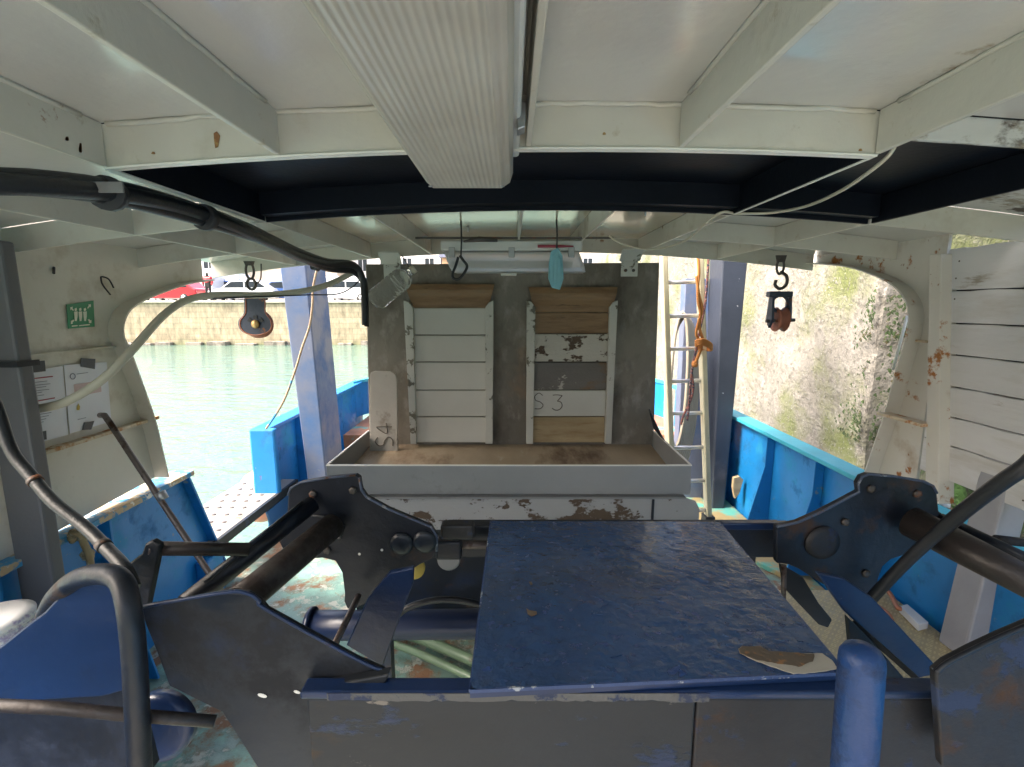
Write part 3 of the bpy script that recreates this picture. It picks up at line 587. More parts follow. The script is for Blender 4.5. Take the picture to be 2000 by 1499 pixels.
obj('backing_sheet', B().box(XS_+.0235, XS_+.027, 1.0, 1.83, CZ-.628, CZ+.20), m_dark2, sh)
obj('shutter_rail', B().box(XS_+.028, XS_+.05, 1.80, 1.83, CZ-.66, CZ+.21), m_wallr, sh)
obj('pale_rod', B().tube([PX(1772, 618, 1.70), PX(1744, 722, 1.70)], .006, 8), m_edge, label='thin pale rod standing just outside the curved edge of the right wall', cat='rod')

# ---- bulwarks
def bulwark(nm, lab, ya, yb, X, s, brk, top=m_rail, zt=CZ-.78, aft=False):
    t = thing(nm, lab, 'bulwark', (X, (ya+yb)/2, DZ))
    e = .26 if s < 0 and ya < 0 else 0
    obj('side_plate', B().prism([(X, ya, DZ+.001), (X, yb+e, DZ+.001), (X, yb, zt-.012), (X, ya, zt-.012)], (s*.012, 0, 0)), m_blue, t, bevel=.002)
    a, c = X-s*.05, X+s*.06
    obj('top_rail', B().box(min(a, c), max(a, c), ya, yb+.02, zt-.012, zt+.012), top, t, bevel=.004)
    for y in brk:
        b = B(); b.prism([(X-s*.001, y, zt-.014), (X-s*.05, y, zt-.014), (X-s*.05, y, zt-.2), (X-s*.16, y, DZ+.002), (X-s*.001, y, DZ+.002)], (0, .01, 0)); obj('stiffener', b, m_blue, t, bevel=.002)
    return t
bl = bulwark('bulwark', 'blue bulwark with scuffed top rail below the left wall and papers', -2, 2.2, -1.56, -1, (.9, 1.32, 1.72), m_rail)
b = B(); b.hexa([(-1.5595, 2.188, CZ-.793), (-1.52, 2.188, CZ-.793), (-1.52, 2.200, CZ-.793), (-1.5595, 2.200, CZ-.793)], [(-1.5595, 2.448, DZ+.001), (-1.52, 2.448, DZ+.001), (-1.52, 2.460, DZ+.001), (-1.5595, 2.460, DZ+.001)])
obj('end_flange', b, m_blue, bl)
bk = B(); bk.tube(smooth_line([PX(140, 1040, -1.50), PX(156, 1044, -1.47), PX(164, 1062, -1.48), PX(174, 1085, -1.47), PX(178, 1115, -1.5)]), .012, 8); bk.blob(PX(147, 1048, -1.5), .02, amp=.5); bk.blob(PX(172, 1083, -1.49), .018, amp=.5)
obj('stained_bracket', bk, m_brass, bl)
bulwark('bulwark', 'short blue bulwark behind the grey blue post left of the hopper', 3.03, 5.1, -1.6, -1, (3.5, 4.2), m_blue)
b = B(); b.box(-1.6, -1.50, 3.005, 3.029, CZ-1.2, CZ-.775)
obj('bulwark_end_post', B().box(-1.66, -1.50, 2.98, 3.028, CZ-1.22, CZ-.765), m_blue, bevel=.012, label='bright blue end post of the short bulwark at the boarding gap', cat='post')
bulwark('bulwark', 'long blue bulwark with turquoise top rail along the right side under the quay wall', -2, 4.75, 1.62, 1, (1.98, 2.42, 2.9, 3.5), m_turq)
st = thing('stern_bulwark', 'bright blue plate closing the far end of the deck behind the hopper', 'bulwark', (0, 5.1, AFT))
sp = smooth_line([V((-1.6, 4.9, 0)), V((-1.5, 5.12, 0)), V((-1.2, 5.25, 0)), V((0, 5.3, 0)), V((1.2, 5.25, 0)), V((1.46, 5.12, 0)), V((1.58, 4.8, 0))], 5)
b = B()
for p, q in zip(sp, sp[1:]): b.hexa([p+V((0, 0, AFT+.002)), q+V((0, 0, AFT+.002)), q+V((0, .02, AFT+.002)), p+V((0, .02, AFT+.002))], [p+V((0, 0, CZ-.78)), q+V((0, 0, CZ-.78)), q+V((0, .02, CZ-.78)), p+V((0, .02, CZ-.78))])
obj('plate', b, m_blue, st); b = B()
for p, q in zip(sp, sp[1:]): b.hexa([p+V((0, -.05, CZ-.778)), q+V((0, -.05, CZ-.778)), q+V((0, .06, CZ-.778)), p+V((0, .06, CZ-.778))], [p+V((0, -.05, CZ-.75)), q+V((0, -.05, CZ-.75)), q+V((0, .06, CZ-.75)), p+V((0, .06, CZ-.75))])
obj('top_rail', b, m_turq, st)
# deck margin piece on the right
b = B(); b.prism([(1.15, 3.0, .002), (1.6, 2.2, .002), (1.6, 3.6, .002), (1.2, 3.6, .002)], (0, 0, .03)); obj('margin_plate', b, M('margin', (.32, .25, .12), .5, layers=[((.1, .36, .3), .5, .58, 5)]), bevel=.004, label='rust edged raised margin plate on the deck by the right bulwark', cat='deck plate')
b = B(); b.prism([P(1434, 935, 3.2), P(1445, 932, 3.2), P(1452, 938, 3.2), P(1444, 965, 3.2), P(1436, 975, 3.2), P(1432, 955, 3.2)], (0, .03, 0)); obj('pale_offcut', b, m_wood2, label='small pale offcut leaning at the foot of the dark right post', cat='offcut')

# ---- posts
def post(lab, f4, depth, ma, nm='support_post'):
    t_l, t_r, b_r, b_l = f4; d = V((0, depth, 0)); b = B(); b.hexa([t_l, t_r, t_r+d, t_l+d], [b_l, b_r, b_r+d, b_l+d])
    return obj(nm, b, ma, bevel=.008, label=lab, cat='post')
def down(pt, pb, z):
    d = pb-pt; return pt+d*((z-pt.z)/d.z)
def pst(lab, xtl, xtr, yt, xbl, xbr, yb, Y, depth, m, ztp=CZ+.7):
    a, c, e, g = P(xtl, yt, Y), P(xtr, yt, Y), P(xbr, yb, Y), P(xbl, yb, Y)
    return post(lab, [down(a, g, ztp), down(c, e, ztp), down(c, e, DZ+.001), down(a, g, DZ+.001)], depth, m)
pl = pst('grey blue box post in the boarding gap left of the hopper', 546, 597, 520, 598, 636, 920, 3.1, .33, m_postg)
pr_ = pst('dark scratched box post behind the ladder on the right', 1412, 1461, 505, 1392, 1418, 960, 3.3, .22, m_postd)
post('grey square post at the left edge of the view with a black strap round it', [V((-1.535, 1.395, zb(-1.4)+.0)), V((-1.424, 1.395, zb(-1.4)+.0)), V((-1.424, 1.395, DZ+.001)), V((-1.535, 1.395, DZ+.001))], .045, m_postn)
a = PX(2012, 800, 1.56); 
t0, t1 = P(2030, 700, 1.5), P(1886, 1268, 1.5)
post('light grey leaning post at the right edge of the view', [down(t0, t1, CZ+.2), down(t0, t1, CZ+.2)+V((.09, 0, 0)), down(t0, t1, CZ-1.2)+V((.09, 0, 0)), down(t0, t1, CZ-1.2)], .10, M('post_lightgrey', (.33, .33, .36), .45))
b = B(); zst = P(0, 712, 1.40).z
b.box(-1.54, -1.415, 1.382, 1.392, zst-.008, zst+.008); b.box(-1.422, -1.415, 1.393, 1.45, zst-.008, zst+.008); obj('strap', b, m_rubber, label='black strap wrapped round the grey left post', cat='strap')
b = B(); b.prism([P(1340, 545, 3.5), P(1385, 545, 3.5), P(1380, 1000, 3.5), P(1318, 1000, 3.5)], (0, .1, 0))
obj('inner_brace', b, m_postg, bevel=.004, label='grey blue brace plate between the ladder rungs and the dark post', cat='brace')

# ---- boarding step, gusset, fender in the gap
zs = CZ-1.2
bs_ = thing('boarding_step', 'pale perforated step plate in the gap of the left bulwark', 'step', (-1.65, 2.8, zs))
stp = B(); A_, B2, C2, D_ = V((-1.52, 2.30, zs)), V((-1.50, 3.24, zs)), V((-1.86, 3.24, zs)), V((-1.88, 2.55, zs))
stp.prism([A_, B2, C2, D_], (0, 0, .012)); obj('plate', stp, M('step_plate', (.30, .28, .25), .45, var=.1, bump=.4, layers=[((.35, .19, .09), .58, .66, 6)]), bs_)
hb = B()
for i in range(9):
    for j in range(4):
        p = A_+(B2-A_)*((i+.6)/9.5)+V((-.06-.075*j-(.0 if i % 2 else .03), 0, .0125))
        if p.x > -1.84 and p.y > 2.36+(-1.52-p.x)*.75: hb.lathe([(.012, 0), (.012, .003), (.007, .003)], p, (0, 0, 1), 10)
obj('stud_row', hb, M('step_studs', (.10, .09, .09), .6), bs_)
obj('inner_lip', B().bar(A_+V((0, 0, -.012)), B2+V((0, 0, -.012)), .02, .05), m_rim, bs_)
b = B(); b.prism([V((-1.5, 2.82, zs-.045)), V((-1.5, 3.24, zs-.045)), V((-1.5, 3.24, DZ+.002)), V((-1.5, 2.9, DZ+.002))], (-.012, 0, 0)); obj('gusset', b, M('gusset_blue', (.03, .12, .30), .45), bs_)
b = B(); b.box(-1.56, -1.50, 2.22, 2.36, DZ+.002, zs-.045); obj('near_support', b, m_blue, bs_, bevel=.01)
fd = thing('fender', 'round red and white fender hanging outside the boarding gap', 'fender', (-1.98, 3.3, CZ-1.35))
prof = [(.001, -.20)]+[(.17*math.cos(t), .20*math.sin(t)) for t in [(-80+10*i)*math.pi/180 for i in range(17)]]+[(.001, .20)]
fc = P(512, 968, 3.45)
obj('ball', B().lathe(prof, fc, (0, 0, 1), 28), m_redf, fd)
obj('neck', B().lathe([(.03, 0), (.035, .03), (.02, .06)], fc+V((0, 0, .19)), (0, 0, 1), 14), m_whitec, fd)
obj('lanyard', B().tube([fc+V((0, 0, .24)), V((-1.68, 3.45, CZ-.77))], .006, 8), m_rope, fd)

# ================================================================== FISH HOPPER
YB, YT = 2.6, 2.0
hp = thing('fish_hopper', 'grey steel fish hopper with two slatted doors above a shallow tray', 'hopper', (0, 2.4, DZ))
b = B(); tl_, tr_, br_, bl_ = P(714, 517, YB), P(1288, 514, YB), P(1276, 880, YB), P(722, 880, YB)
b.prism([tl_, tr_, br_, bl_], (0, .03, 0)); obj('back_board', b, m_hop, hp, bevel=.003)
def door(x0, x1, ys, mats, gx, nm):
    for i in range(len(ys)-1):
        yo = YB-.028-.003*(i % 2); j1, j2 = random.uniform(-.7, .7), random.uniform(-.7, .7)
        bb = B(); l, r = x0[0]+(x0[1]-x0[0])*i/(len(ys)-2 or 1), x1[0]+(x1[1]-x1[0])*i/(len(ys)-2 or 1)
        bb.prism([P(l, ys[i]+.8+j1*.5, yo), P((l+r)/2, ys[i]+1.0-j1*.4, yo), P(r, ys[i]+.8+j2*.5, yo), P(r-1, ys[i+1]-.9, yo), P(l+1, ys[i+1]-.9, yo)], (0, .022, 0))
        o = obj('door_slat', bb, mats[i], hp, bevel=.003)
        if mats[i] in LBL: o['label'] = LBL[mats[i]]
        yield o
LBL = {m_whitef: 'slat with white paint flaking off', m_greyf: 'bare grey slat with paint left at its ends', m_wood2: 'yellowish plywood slat', m_wood: 'bare tan wood slat'}
list(door((806, 810), (950, 951), [602, 655.5, 708, 763, 815, 866], [m_white]*5, 0, 'l'))
sl = list(door((1043, 1040), (1190, 1181), [611, 653, 708, 763, 815, 866], [m_wood, m_whitef, m_greyf, m_white, m_wood2], 0, 'r'))
# leaning top wood slats
for (xa, xb, ya, yb, lab) in ((793, 966, 556, 602, 'bare tan wood slat'), (1032, 1206, 562, 611, 'bare tan wood slat')):
    bb = B(); yo = YB-.04
    prof = []
    n = 8; a, c, e, g = P(xa, ya, yo), P(xb, ya, yo), P(xb-12, yb, yo), P(xa+12, yb, yo)
    for k in range(n):
        t, t2 = k/n, (k+1)/n; bl0 = V((0, -.018*math.sin(t*math.pi*1.6), 0)); bl1 = V((0, -.018*math.sin(t2*math.pi*1.6), 0))
        q = [a.lerp(g, t)+bl0, c.lerp(e, t)+bl0, c.lerp(e, t2)+bl1, a.lerp(g, t2)+bl1]; bb.hexa(q, [p+V((0, .02, 0)) for p in q])
    bmesh.ops.remove_doubles(bb.bm, verts=bb.bm.verts[:], dist=1e-5)
    o = obj('door_slat', bb, m_wood, hp); o['label'] = lab
for (xt, xbm, w1, w2) in ((788, 802, 18, 11), (964, 962, -16, -14), (1029, 1028, 17, 13), (1207, 1194, -16, -12)):
    bb = B(); ya = 588; yo = YB-.055
    pts = [P(xt, ya, yo), P(xt+w1*.55, ya+3, yo), P(xt+w1, ya+13, yo), P(xbm+w2, 868, yo), P(xbm, 868, yo)]
    bb.prism(pts, (0, .05, 0)); obj('door_guide', bb, m_guide, hp, bevel=.002)
# horizontal weld seam of the board & dark stains
bb = B(); bb.prism([P(965, 712, YB-.0015), P(1028, 712, YB-.0015), P(1028, 715, YB-.0015), P(965, 715, YB-.0015)], (0, .003, 0)); obj('weld_seam', bb, m_hop, hp)
# light slits under the doors
# tray
zf = CZ-.68; zfl = CZ-.752; xl0, xr0 = -.79, .765
t = .006
TL, TR = P(638, 911, YT), P(1350, 911, YT); BLp, BRp = P(640, 967, YT), P(1349, 967, YT)
bb = B(); bb.prism([TL, TR, BRp, BLp], (0, t, 0)); obj('tray_front', bb, m_tray, hp, bevel=.0015)
kl = P(720, 843, YB-.02); kr = P(1276, 843, YB-.02)
bb = B(); bb.prism([TL+V((0, t+.001, 0)), kl, V((kl.x, YB-.02, BLp.z)), BLp+V((0, t+.001, 0))], (t, 0, 0)); obj('tray_side', bb, m_tray, hp)
bb = B(); bb.prism([TR+V((-t, t+.001, 0)), kr, V((kr.x, YB-.02, BLp.z)), BRp+V((-t, t+.001, 0))], (t, 0, 0)); obj('tray_side', bb, m_tray, hp)
bb = B(); bb.prism([P(1267, 800, YB-.02), P(1276, 838, YB-.02), V((kr.x-.004, 2.3, zf+.0)), V((kr.x-.003, 2.42, zf+.02)) ], (.005, 0, 0)); obj('side_gusset', bb, m_dark2, hp)
bb = B(); bb.hexa([(TL.x+t, YT+t, CZ-.80), (TR.x-t, YT+t, CZ-.80), (TR.x-t, YT+t, CZ-.79), (TL.x+t, YT+t, CZ-.79)], [(kl.x+t, YB-.001, zfl-.01), (kr.x-t, YB-.001, zfl-.01), (kr.x-t, YB-.001, zfl), (kl.x+t, YB-.001, zfl)]); obj('tray_floor', bb, m_trayf, hp)
obj('tray_rim', B().box(TL.x-.002, TR.x+.002, YT-.003, YT+t+.003, TL.z+.0005, TL.z+.004), m_edge, hp)
for (p, q) in ((TL, kl), (TR, kr)): obj('tray_rim', B().bar(p+V((0, .01, .003)), q+V((0, 0, .003)), .008, .004), m_edge, hp)
# apron beam under the tray
za, zb2 = CZ-.815, CZ-.96
bb = B(); pa = P(738, 976, 2.0); pb = P(1366, 976, 2.0)
pts = [V((pa.x, 1.99, za)), V((pb.x-.06, 1.99, za)), V((pb.x-.02, 1.99, za-.012)), V((pb.x, 1.99, za-.05)), V((pb.x, 1.99, zb2)), V((pa.x, 1.99, zb2))]
bb.prism(pts, (0, .01, 0)); obj('apron', bb, m_flake, hp, bevel=.003)
obj('apron_lip', B().box(-.80, .745, 1.975, 2.06, za+.001, za+.009), m_tray, hp, bevel=.002)
obj('apron_seam', B().box(.602, .612, 1.984, 1.989, zb2, za-.004), m_dark, hp)
for x in (-.68, .66):
    obj('leg', B().box(x-.03, x+.03, 2.03, 2.09, DZ+.001, za), m_dark2, hp, bevel=.004); obj('leg', B().box(x-.03, x+.03, 2.50, 2.56, DZ+.001, zfl-.03), m_dark2, hp, bevel=.004)
obj('shade_panel', B().box(-.70, .68, 2.12, 2.13, DZ+.002, za-.02), m_dark, hp)  # added dark panel standing in for the shaded deck under the hopper
# writing S 3
def strokes(lines, org, ex, ey, r, parent, nm='painted_letters'):
    b = B()
    for ln in lines:
        pts = smooth_line([org+ex*a+ey*c for a, c in ln], 6) if len(ln) > 2 else [org+ex*a+ey*c for a, c in ln]
        b.tube(pts, r, 6)
    return obj(nm, b, m_mark, parent)
S_ = [(.85, .85), (.5, 1), (.12, .8), (.2, .55), (.6, .45), (.9, .25), (.65, .03), (.1, .02)]
T3 = [[(.1, .95), (.5, .97), (.95, .93)], [(.95, .93), (.55, .6)], [(.5, .58), (.85, .5), (.95, .25), (.7, .03), (.35, .0), (.05, .12)]]
yo = YB-.0318
o3 = P(1042, 800, yo); strokes([S_], o3, V((.057, 0, 0)), V((0, 0, .088)), .0022, sl[3]); strokes(T3, P(1077, 802, yo), V((.060, 0, 0)), V((0, 0, .086)), .0022, sl[3])
# loose board standing in the tray
lbp = [P(a, c, 2.50) for a, c in [(722, 737), (724, 729), (731, 726), (764, 727), (772, 732), (775, 742), (777, 884), (774, 888), (722, 888)]]
lbo = obj('loose_board', B().prism(lbp, (0, .022, 0)), M('stained_white_board', (.44, .41, .37), .55, bump=.4, layers=[((.22, .18, .14), .54, .66, 7)]), bevel=.003, label='pale marked board standing on end in the left of the tray', cat='board')
strokes([S_], P(768, 874, 2.498), V((0, 0, .060)), V((-.095, 0, 0)), .0028, lbo)
strokes([[(.65, 0), (.65, .95), (.1, .35), (.95, .35)]], P(766, 850, 2.498), V((0, 0, .065)), V((-.085, 0, 0)), .0024, lbo)
# hanger straps
for (x0, x1, yb, lab, g) in ((751, 783, 556, 'left grey white hanger strap from the roof to the hopper, behind the bottle', 0), (1213, 1244, 541, 'right grey white hanger strap from the roof to the hopper, with two bolts', 1)):
    tt = thing('hanger_strap', lab, 'strap', P((x0+x1)/2, 520, 2.55), 'hanger straps over the hopper')
    c = P((x0+x1)/2, yb, 2.565); hw = .043
    bb = B(); bb.box(c.x-hw, c.x+hw, 2.56, 2.568, c.z, zb(c.x)+.004); 
    obj('strap', bb, m_guide, tt, bevel=.002)
    obj('top_angle', B().prism([(c.x-hw-.01, 2.50, zb(c.x)+.0), (c.x+hw+.01, 2.50, zb(c.x)+.0), (c.x+hw+.01, 2.559, zb(c.x)-.05), (c.x-hw-.01, 2.559, zb(c.x)-.05)], (0, 0, .008)), m_guide, tt)
    for k in (-.02, .02): obj('bolt', B().lathe([(.008, 0), (.008, .006), (.004, .008)], (c.x+k, 2.5595, c.z+.03), (0, -1, 0), 10), m_iron, tt)

# ---- hung twin fluorescent lamp above hopper
lt = thing('fluorescent_lamp', 'grey twin tube lamp hung crosswise above the hopper doors', 'lamp', (0, 2.25, CZ+.27))
a, c = P(860, 470, 2.2), P(1137, 532, 2.2); x0, x1, z1_, z0_ = a.x, c.x, a.z, c.z
obj('housing', B().prism([(x0, 2.20, z1_-.045), (x0, 2.20, z1_), (x0, 2.34, z1_), (x0, 2.34, z1_-.045)], (x1-x0, 0, 0)), m_lampbody, lt, bevel=.008)
obj('diffuser', B().prism([(x0+.012, 2.205, z1_-.047), (x0+.012, 2.335, z1_-.047), (x0+.03, 2.325, z0_+.02), (x0+.05, 2.31, z0_), (x0+.05, 2.23, z0_), (x0+.03, 2.215, z0_+.02)], (x1-x0-.024, 0, 0)), m_cover, lt, bevel=.01)
for y in (2.235, 2.295): obj('tube', B().tube([(x0+.04, y, z0_+.04), (x1-.04, y, z0_+.04)], .012, 12), m_whitec, lt)
for k in (.08, .5, .92):
    x = x0+(x1-x0)*k; obj('clip', B().box(x-.014, x+.014, 2.192, 2.199, z1_-.075, z1_-.03), m_galv, lt, bevel=.003)
obj('nameplate', B().box(-.05, .02, 2.225, 2.26, z0_-.014, z0_-.002), m_white, lt, bevel=.002)
obj('hanging_bar', B().box(-.42, .44, 2.185, 2.195, z1_+.004, z1_+.012), m_iron, lt)
obj('marlin_spike', B().tube([P(905, 473, 2.17), P(935, 468, 2.17), P(972, 470, 2.17)], [.004, .012, .008], 10), m_iron, label='dark spike resting along the top of the hung lamp', cat='tool')
obj('red_pencil', B().tube([P(1050, 482, 2.17), P(1095, 482, 2.17), P(1120, 482, 2.17)], [.006, .006, .003], 8), m_red, label='red marker tucked against the front of the hung lamp', cat='marker')
for (x, y0_, y1_, lab) in ((900, 420, 505, 'left black cord hanging from the roof in front of the lamp'), (1087, 420, 492, 'right black cord hanging from the roof holding the blue mask')):
    p, q = P(x, y0_, 2.15), P(x, y1_, 2.15); p.z = zp(p.x)
    obj('hanging_cord', B().tube([p, (p+q)/2+V((.003, 0, 0)), q], .0035, 8), m_rubber, label=lab, cat='cord', group='cords hanging over the hopper')
lp = smooth_line([P(a, c, 2.14) for a, c in [(898, 500), (905, 510), (912, 520), (908, 532), (896, 546), (886, 545), (884, 536), (890, 520), (895, 503)]], 4)
obj('snap_hook', B().tube(lp, .006, 8), m_rubber, label='black loop hook hanging below the lamp on the left cord', cat='hook')
mk = B(); mpx = [(1076, 492), (1090, 484), (1099, 500), (1101, 545), (1094, 567), (1078, 563), (1071, 545), (1072, 515)]
fr_ = [P(a, c, 2.12+.012*math.sin(i*2)) for i, (a, c) in enumerate(mpx)]; mk.prism(fr_, (0, .012, 0))
mo = obj('face_mask', mk, m_mask, bevel=.004, label='pale blue face mask hanging folded below the lamp', cat='face mask')
pl_ = B()
for i in range(3): pl_.bar(P(1078+7*i, 500+3*i, 2.100), P(1077+7*i, 556-2*i, 2.100), .004, .012)
obj('pleat', pl_, m_mask, mo)
# bottle
bt = thing('plastic_bottle', 'clear plastic bottle hanging tilted beside the left hanger strap', 'bottle', P(760, 565, 2.4))
ax = P(798, 535, 2.42)-P(728, 592, 2.42)
bb = B(); L_ = ax.length
pf = [(.001, 0), (.035, .002), (.052, .02), (.055, .04)]
for k in range(6): pf += [(.055, L_*(.22+.1*k)), (.051, L_*(.24+.1*k)), (.055, L_*(.26+.1*k))]
pf += [(.052, L_*.86), (.035, L_*.95), (.018, L_*1.0), (.018, L_*1.08)]
bb.lathe(pf, P(728, 592, 2.42), ax, 28); obj('body', bb, m_clear, bt)
obj('cap', B().lathe([(.02, 0), (.02, .02), (.001, .021)], P(728, 592, 2.42)+ax*1.08, ax, 16), m_cream, bt)
obj('string', B().tube([P(728, 592, 2.42)+ax*1.08, P(785, 500, 2.45)], .0025, 6), m_rubber, bt)

# ---- near ceiling lamp
nl = thing('ceiling_light', 'long ribbed white ceiling light running overhead towards the camera', 'lamp', (-.08, .4, CZ+.2))
zl0 = P(900, 370, .98).z; lx0, lx1 = -.172, .002
prof = [(lx0+.004, zl0+.028), (lx0+.010, zl0+.010), (lx0+.022, zl0), (lx1-.022, zl0), (lx1-.006, zl0+.010), (lx1, zl0+.028), (lx1, zl0+.06), (lx0, zl0+.06)]
bb = B(); bb.prism([(x, -.35, z) for x, z in prof], (0, 1.33, 0)); obj('diffuser', bb, m_diff, nl, bevel=.006)
obj('housing', B().box(lx0-.012, lx1+.012, -.37, 1.0, zl0+.062, zl0+.098), m_lampbody, nl, bevel=.006)
for y in (-.1, .35, .80):
    for s, x in ((-1, lx0-.006), (1, lx1+.006)):
        obj('clip', B().prism([(x, y, zl0+.045), (x+s*.012, y, zl0+.05), (x+s*.014, y, zl0+.085), (x, y, zl0+.09)], (0, .03, 0)), m_galv, nl, bevel=.002)
obj('mounting', B().box(-.12, -.06, 0, .8, zl0+.1, zp(0)-.001), m_lampbody, nl)
for x in (lx0+.02, lx1-.02):
    obj('screw', B().lathe([(.004, 0), (.004, .0015), (.001, .002)], (x, .955, zl0-.0002), (0, 0, -1), 10), m_galv, nl)
obj('black_spot', B().lathe([(.003, 0), (.003, .001)], P(880, 186, .645)+V((0, 0, -.001)), (0, 0, -1), 10), m_rubber, nl)

# ---- pulley blocks
pb_ = thing('pulley_block', 'round cheeked dark pulley block hanging by chain on the left over the water', 'pulley', P(500, 600, 2.5))
Y = 2.5
def link(c, r, R, ax2, m, par, nm='chain_link', h=1.5):
    b = B(); pts = []
    for k in range(20):
        t_ = 2*math.pi*k/20; pts.append(V(c)+V(ax2)*math.cos(t_)*R+V((0, 0, 1))*math.sin(t_)*R*h)
    b.tube(pts, r, 8, closed=True); return obj(nm, b, m, par)
link(P(488, 530, Y), .006, .020, (1, 0, 0), m_iron, pb_, h=2); link(P(491, 556, Y), .007, .022, (1, 0, 0), m_iron, pb_, 'shackle', 1.2)
cheek = [(480, 584), (515, 584), (518, 610), (528, 625), (530, 640), (522, 650), (500, 656), (480, 651), (470, 640), (470, 626), (480, 612)]
for dy, ofs in ((0, 0), (.05, -4)):
    ck = smooth_line([P(a+ofs, c, Y+dy) for a, c in cheek]+[P(cheek[0][0]+ofs, cheek[0][1], Y+dy)], 4)[:-1]
    obj('cheek', B().prism(ck, (0, .008, 0)), m_blk, pb_, bevel=.002)
    if not dy: obj('worn_rim', B().tube(ck, .0035, 6, closed=True), m_sheave, pb_)
obj('sheave', B().lathe([(.062, 0), (.072, .006), (.058, .018), (.072, .032), (.062, .036)], P(499, 632, Y)+V((0, .011, -.006)), (0, 1, 0), 32), m_sheave, pb_)
obj('hub', B().lathe([(.018, 0), (.022, .008), (.012, .014), (.001, .015)], P(500, 634, Y)+V((0, 0, 0)), (0, -1, 0), 20), M('brass_hub', (.5, .33, .14), .35, metal=.6), pb_)
hb = B()
for k in range(3):
    t_ = math.radians(35+55*k); c0 = P(500, 634, Y-.001); hb.prism([c0+V((math.cos(t_+d)*r_, 0, math.sin(t_+d)*r_)) for r_, d in ((.028, -.3), (.028, .3), (.045, .25), (.045, -.25))], (0, -.003, 0))
obj('slot', hb, m_rubber, pb_)
obj('roof_hook', B().tube(smooth_line([P(510, 516, Y), P(510, 535, Y), P(508, 548, Y), P(500, 556, Y)]), .0035, 8), m_iron, pb_)
e = P(488, 530, Y); obj('eye_plate', B().prism([(e.x-.02, Y-.004, e.z+.026), (e.x+.02, Y-.004, e.z+.026), (e.x+.028, Y-.004, zb(e.x)+.03), (e.x-.028, Y-.004, zb(e.x)+.03)], (0, .008, 0)), m_iron, pb_, bevel=.002)
pb2 = thing('pulley_block', 'open topped rusty pulley block hanging by a hook on the right before the stone wall', 'pulley', P(1525, 610, 2.5))
link(P(1524, 522, Y), .006, .018, (1, 0, 0), m_iron, pb2, h=2)
obj('hook', B().tube(smooth_line([P(1524, 532, Y), P(1536, 540, Y), P(1536, 556, Y), P(1524, 565, Y), P(1514, 558, Y), P(1516, 548, Y)]), [.008]*31, 10), m_iron, pb2)
e = P(1524, 522, Y); obj('eye_plate', B().prism([(e.x-.02, Y-.004, e.z+.022), (e.x+.02, Y-.004, e.z+.022), (e.x+.028, Y-.004, zb(e.x)+.03), (e.x-.028, Y-.004, zb(e.x)+.03)], (0, .008, 0)), m_iron, pb2, bevel=.002)
obj('yoke', B().box(P(1500, 570, Y).x, P(1546, 570, Y).x, Y-.02, Y+.02, P(0, 581, Y).z, P(0, 570, Y).z), m_blk, pb2, bevel=.005)
for x in (1506, 1540):
    q = P(x, 600, Y); obj('cheek', B().prism([(q.x-.007, Y-.018, P(0, 580, Y).z), (q.x-.007, Y+.018, P(0, 580, Y).z), (q.x-.007, Y+.03, P(0, 625, Y).z), (q.x-.007, Y, P(0, 642, Y).z), (q.x-.007, Y-.03, P(0, 625, Y).z)], (.014, 0, 0)), m_blk, pb2, bevel=.003)
q = P(1523, 625, Y); obj('sheave', B().lathe([(.055, -.024), (.062, -.022), (.045, 0), (.062, .022), (.055, .024)], q, (1, 0, 0), 28), m_sheave, pb2)
obj('pin', B().tube([P(1496, 628, Y), P(1552, 626, Y)], .009, 10), m_iron, pb2)
link(P(1523, 594, Y-.004), .008, .040, (1, 0, 0), m_blk, pb2, 'becket', 1)

# ---- ladder
ld = thing('ladder', 'narrow ladder with cream rails and bare aluminium rungs leaning right of the hopper', 'ladder', P(1380, 1012, 2.95))
def rail(px0, py0, px1, py1, y0, y1):
    p, q = P(px0, py0, y0), P(px1, py1, y1); d = q-p
    p = p-d*.06; b = B(); b.bar(p, q, .032, .06, (0, 1, 0)); return p, q, b
LT, LB = 2.80, 2.95
p1, q1, bb = rail(1296, 512, 1314, 1016, LT, LB); obj('rail', bb, m_ladder, ld, bevel=.006)
p2, q2, bb = rail(1366, 505, 1383, 1012, LT, LB); obj('rail', bb, m_ladder, ld, bevel=.006)
for y in (552, 618, 682, 745, 808, 875, 940, 998):
    t_ = (y-505)/507; Yr = LT+(LB-LT)*t_; xa = 1296+18*t_; xb = 1366+17*t_
    obj('rung', B().tube([P(xa, y+1, Yr), P(xb, y-1, Yr)], .012, 10), m_alu, ld)
obj('foot', B().box(q2.x-.03, q2.x+.03, q2.y-.04, q2.y+.04, DZ+.001, q2.z+.02), m_rubber, ld, bevel=.005)
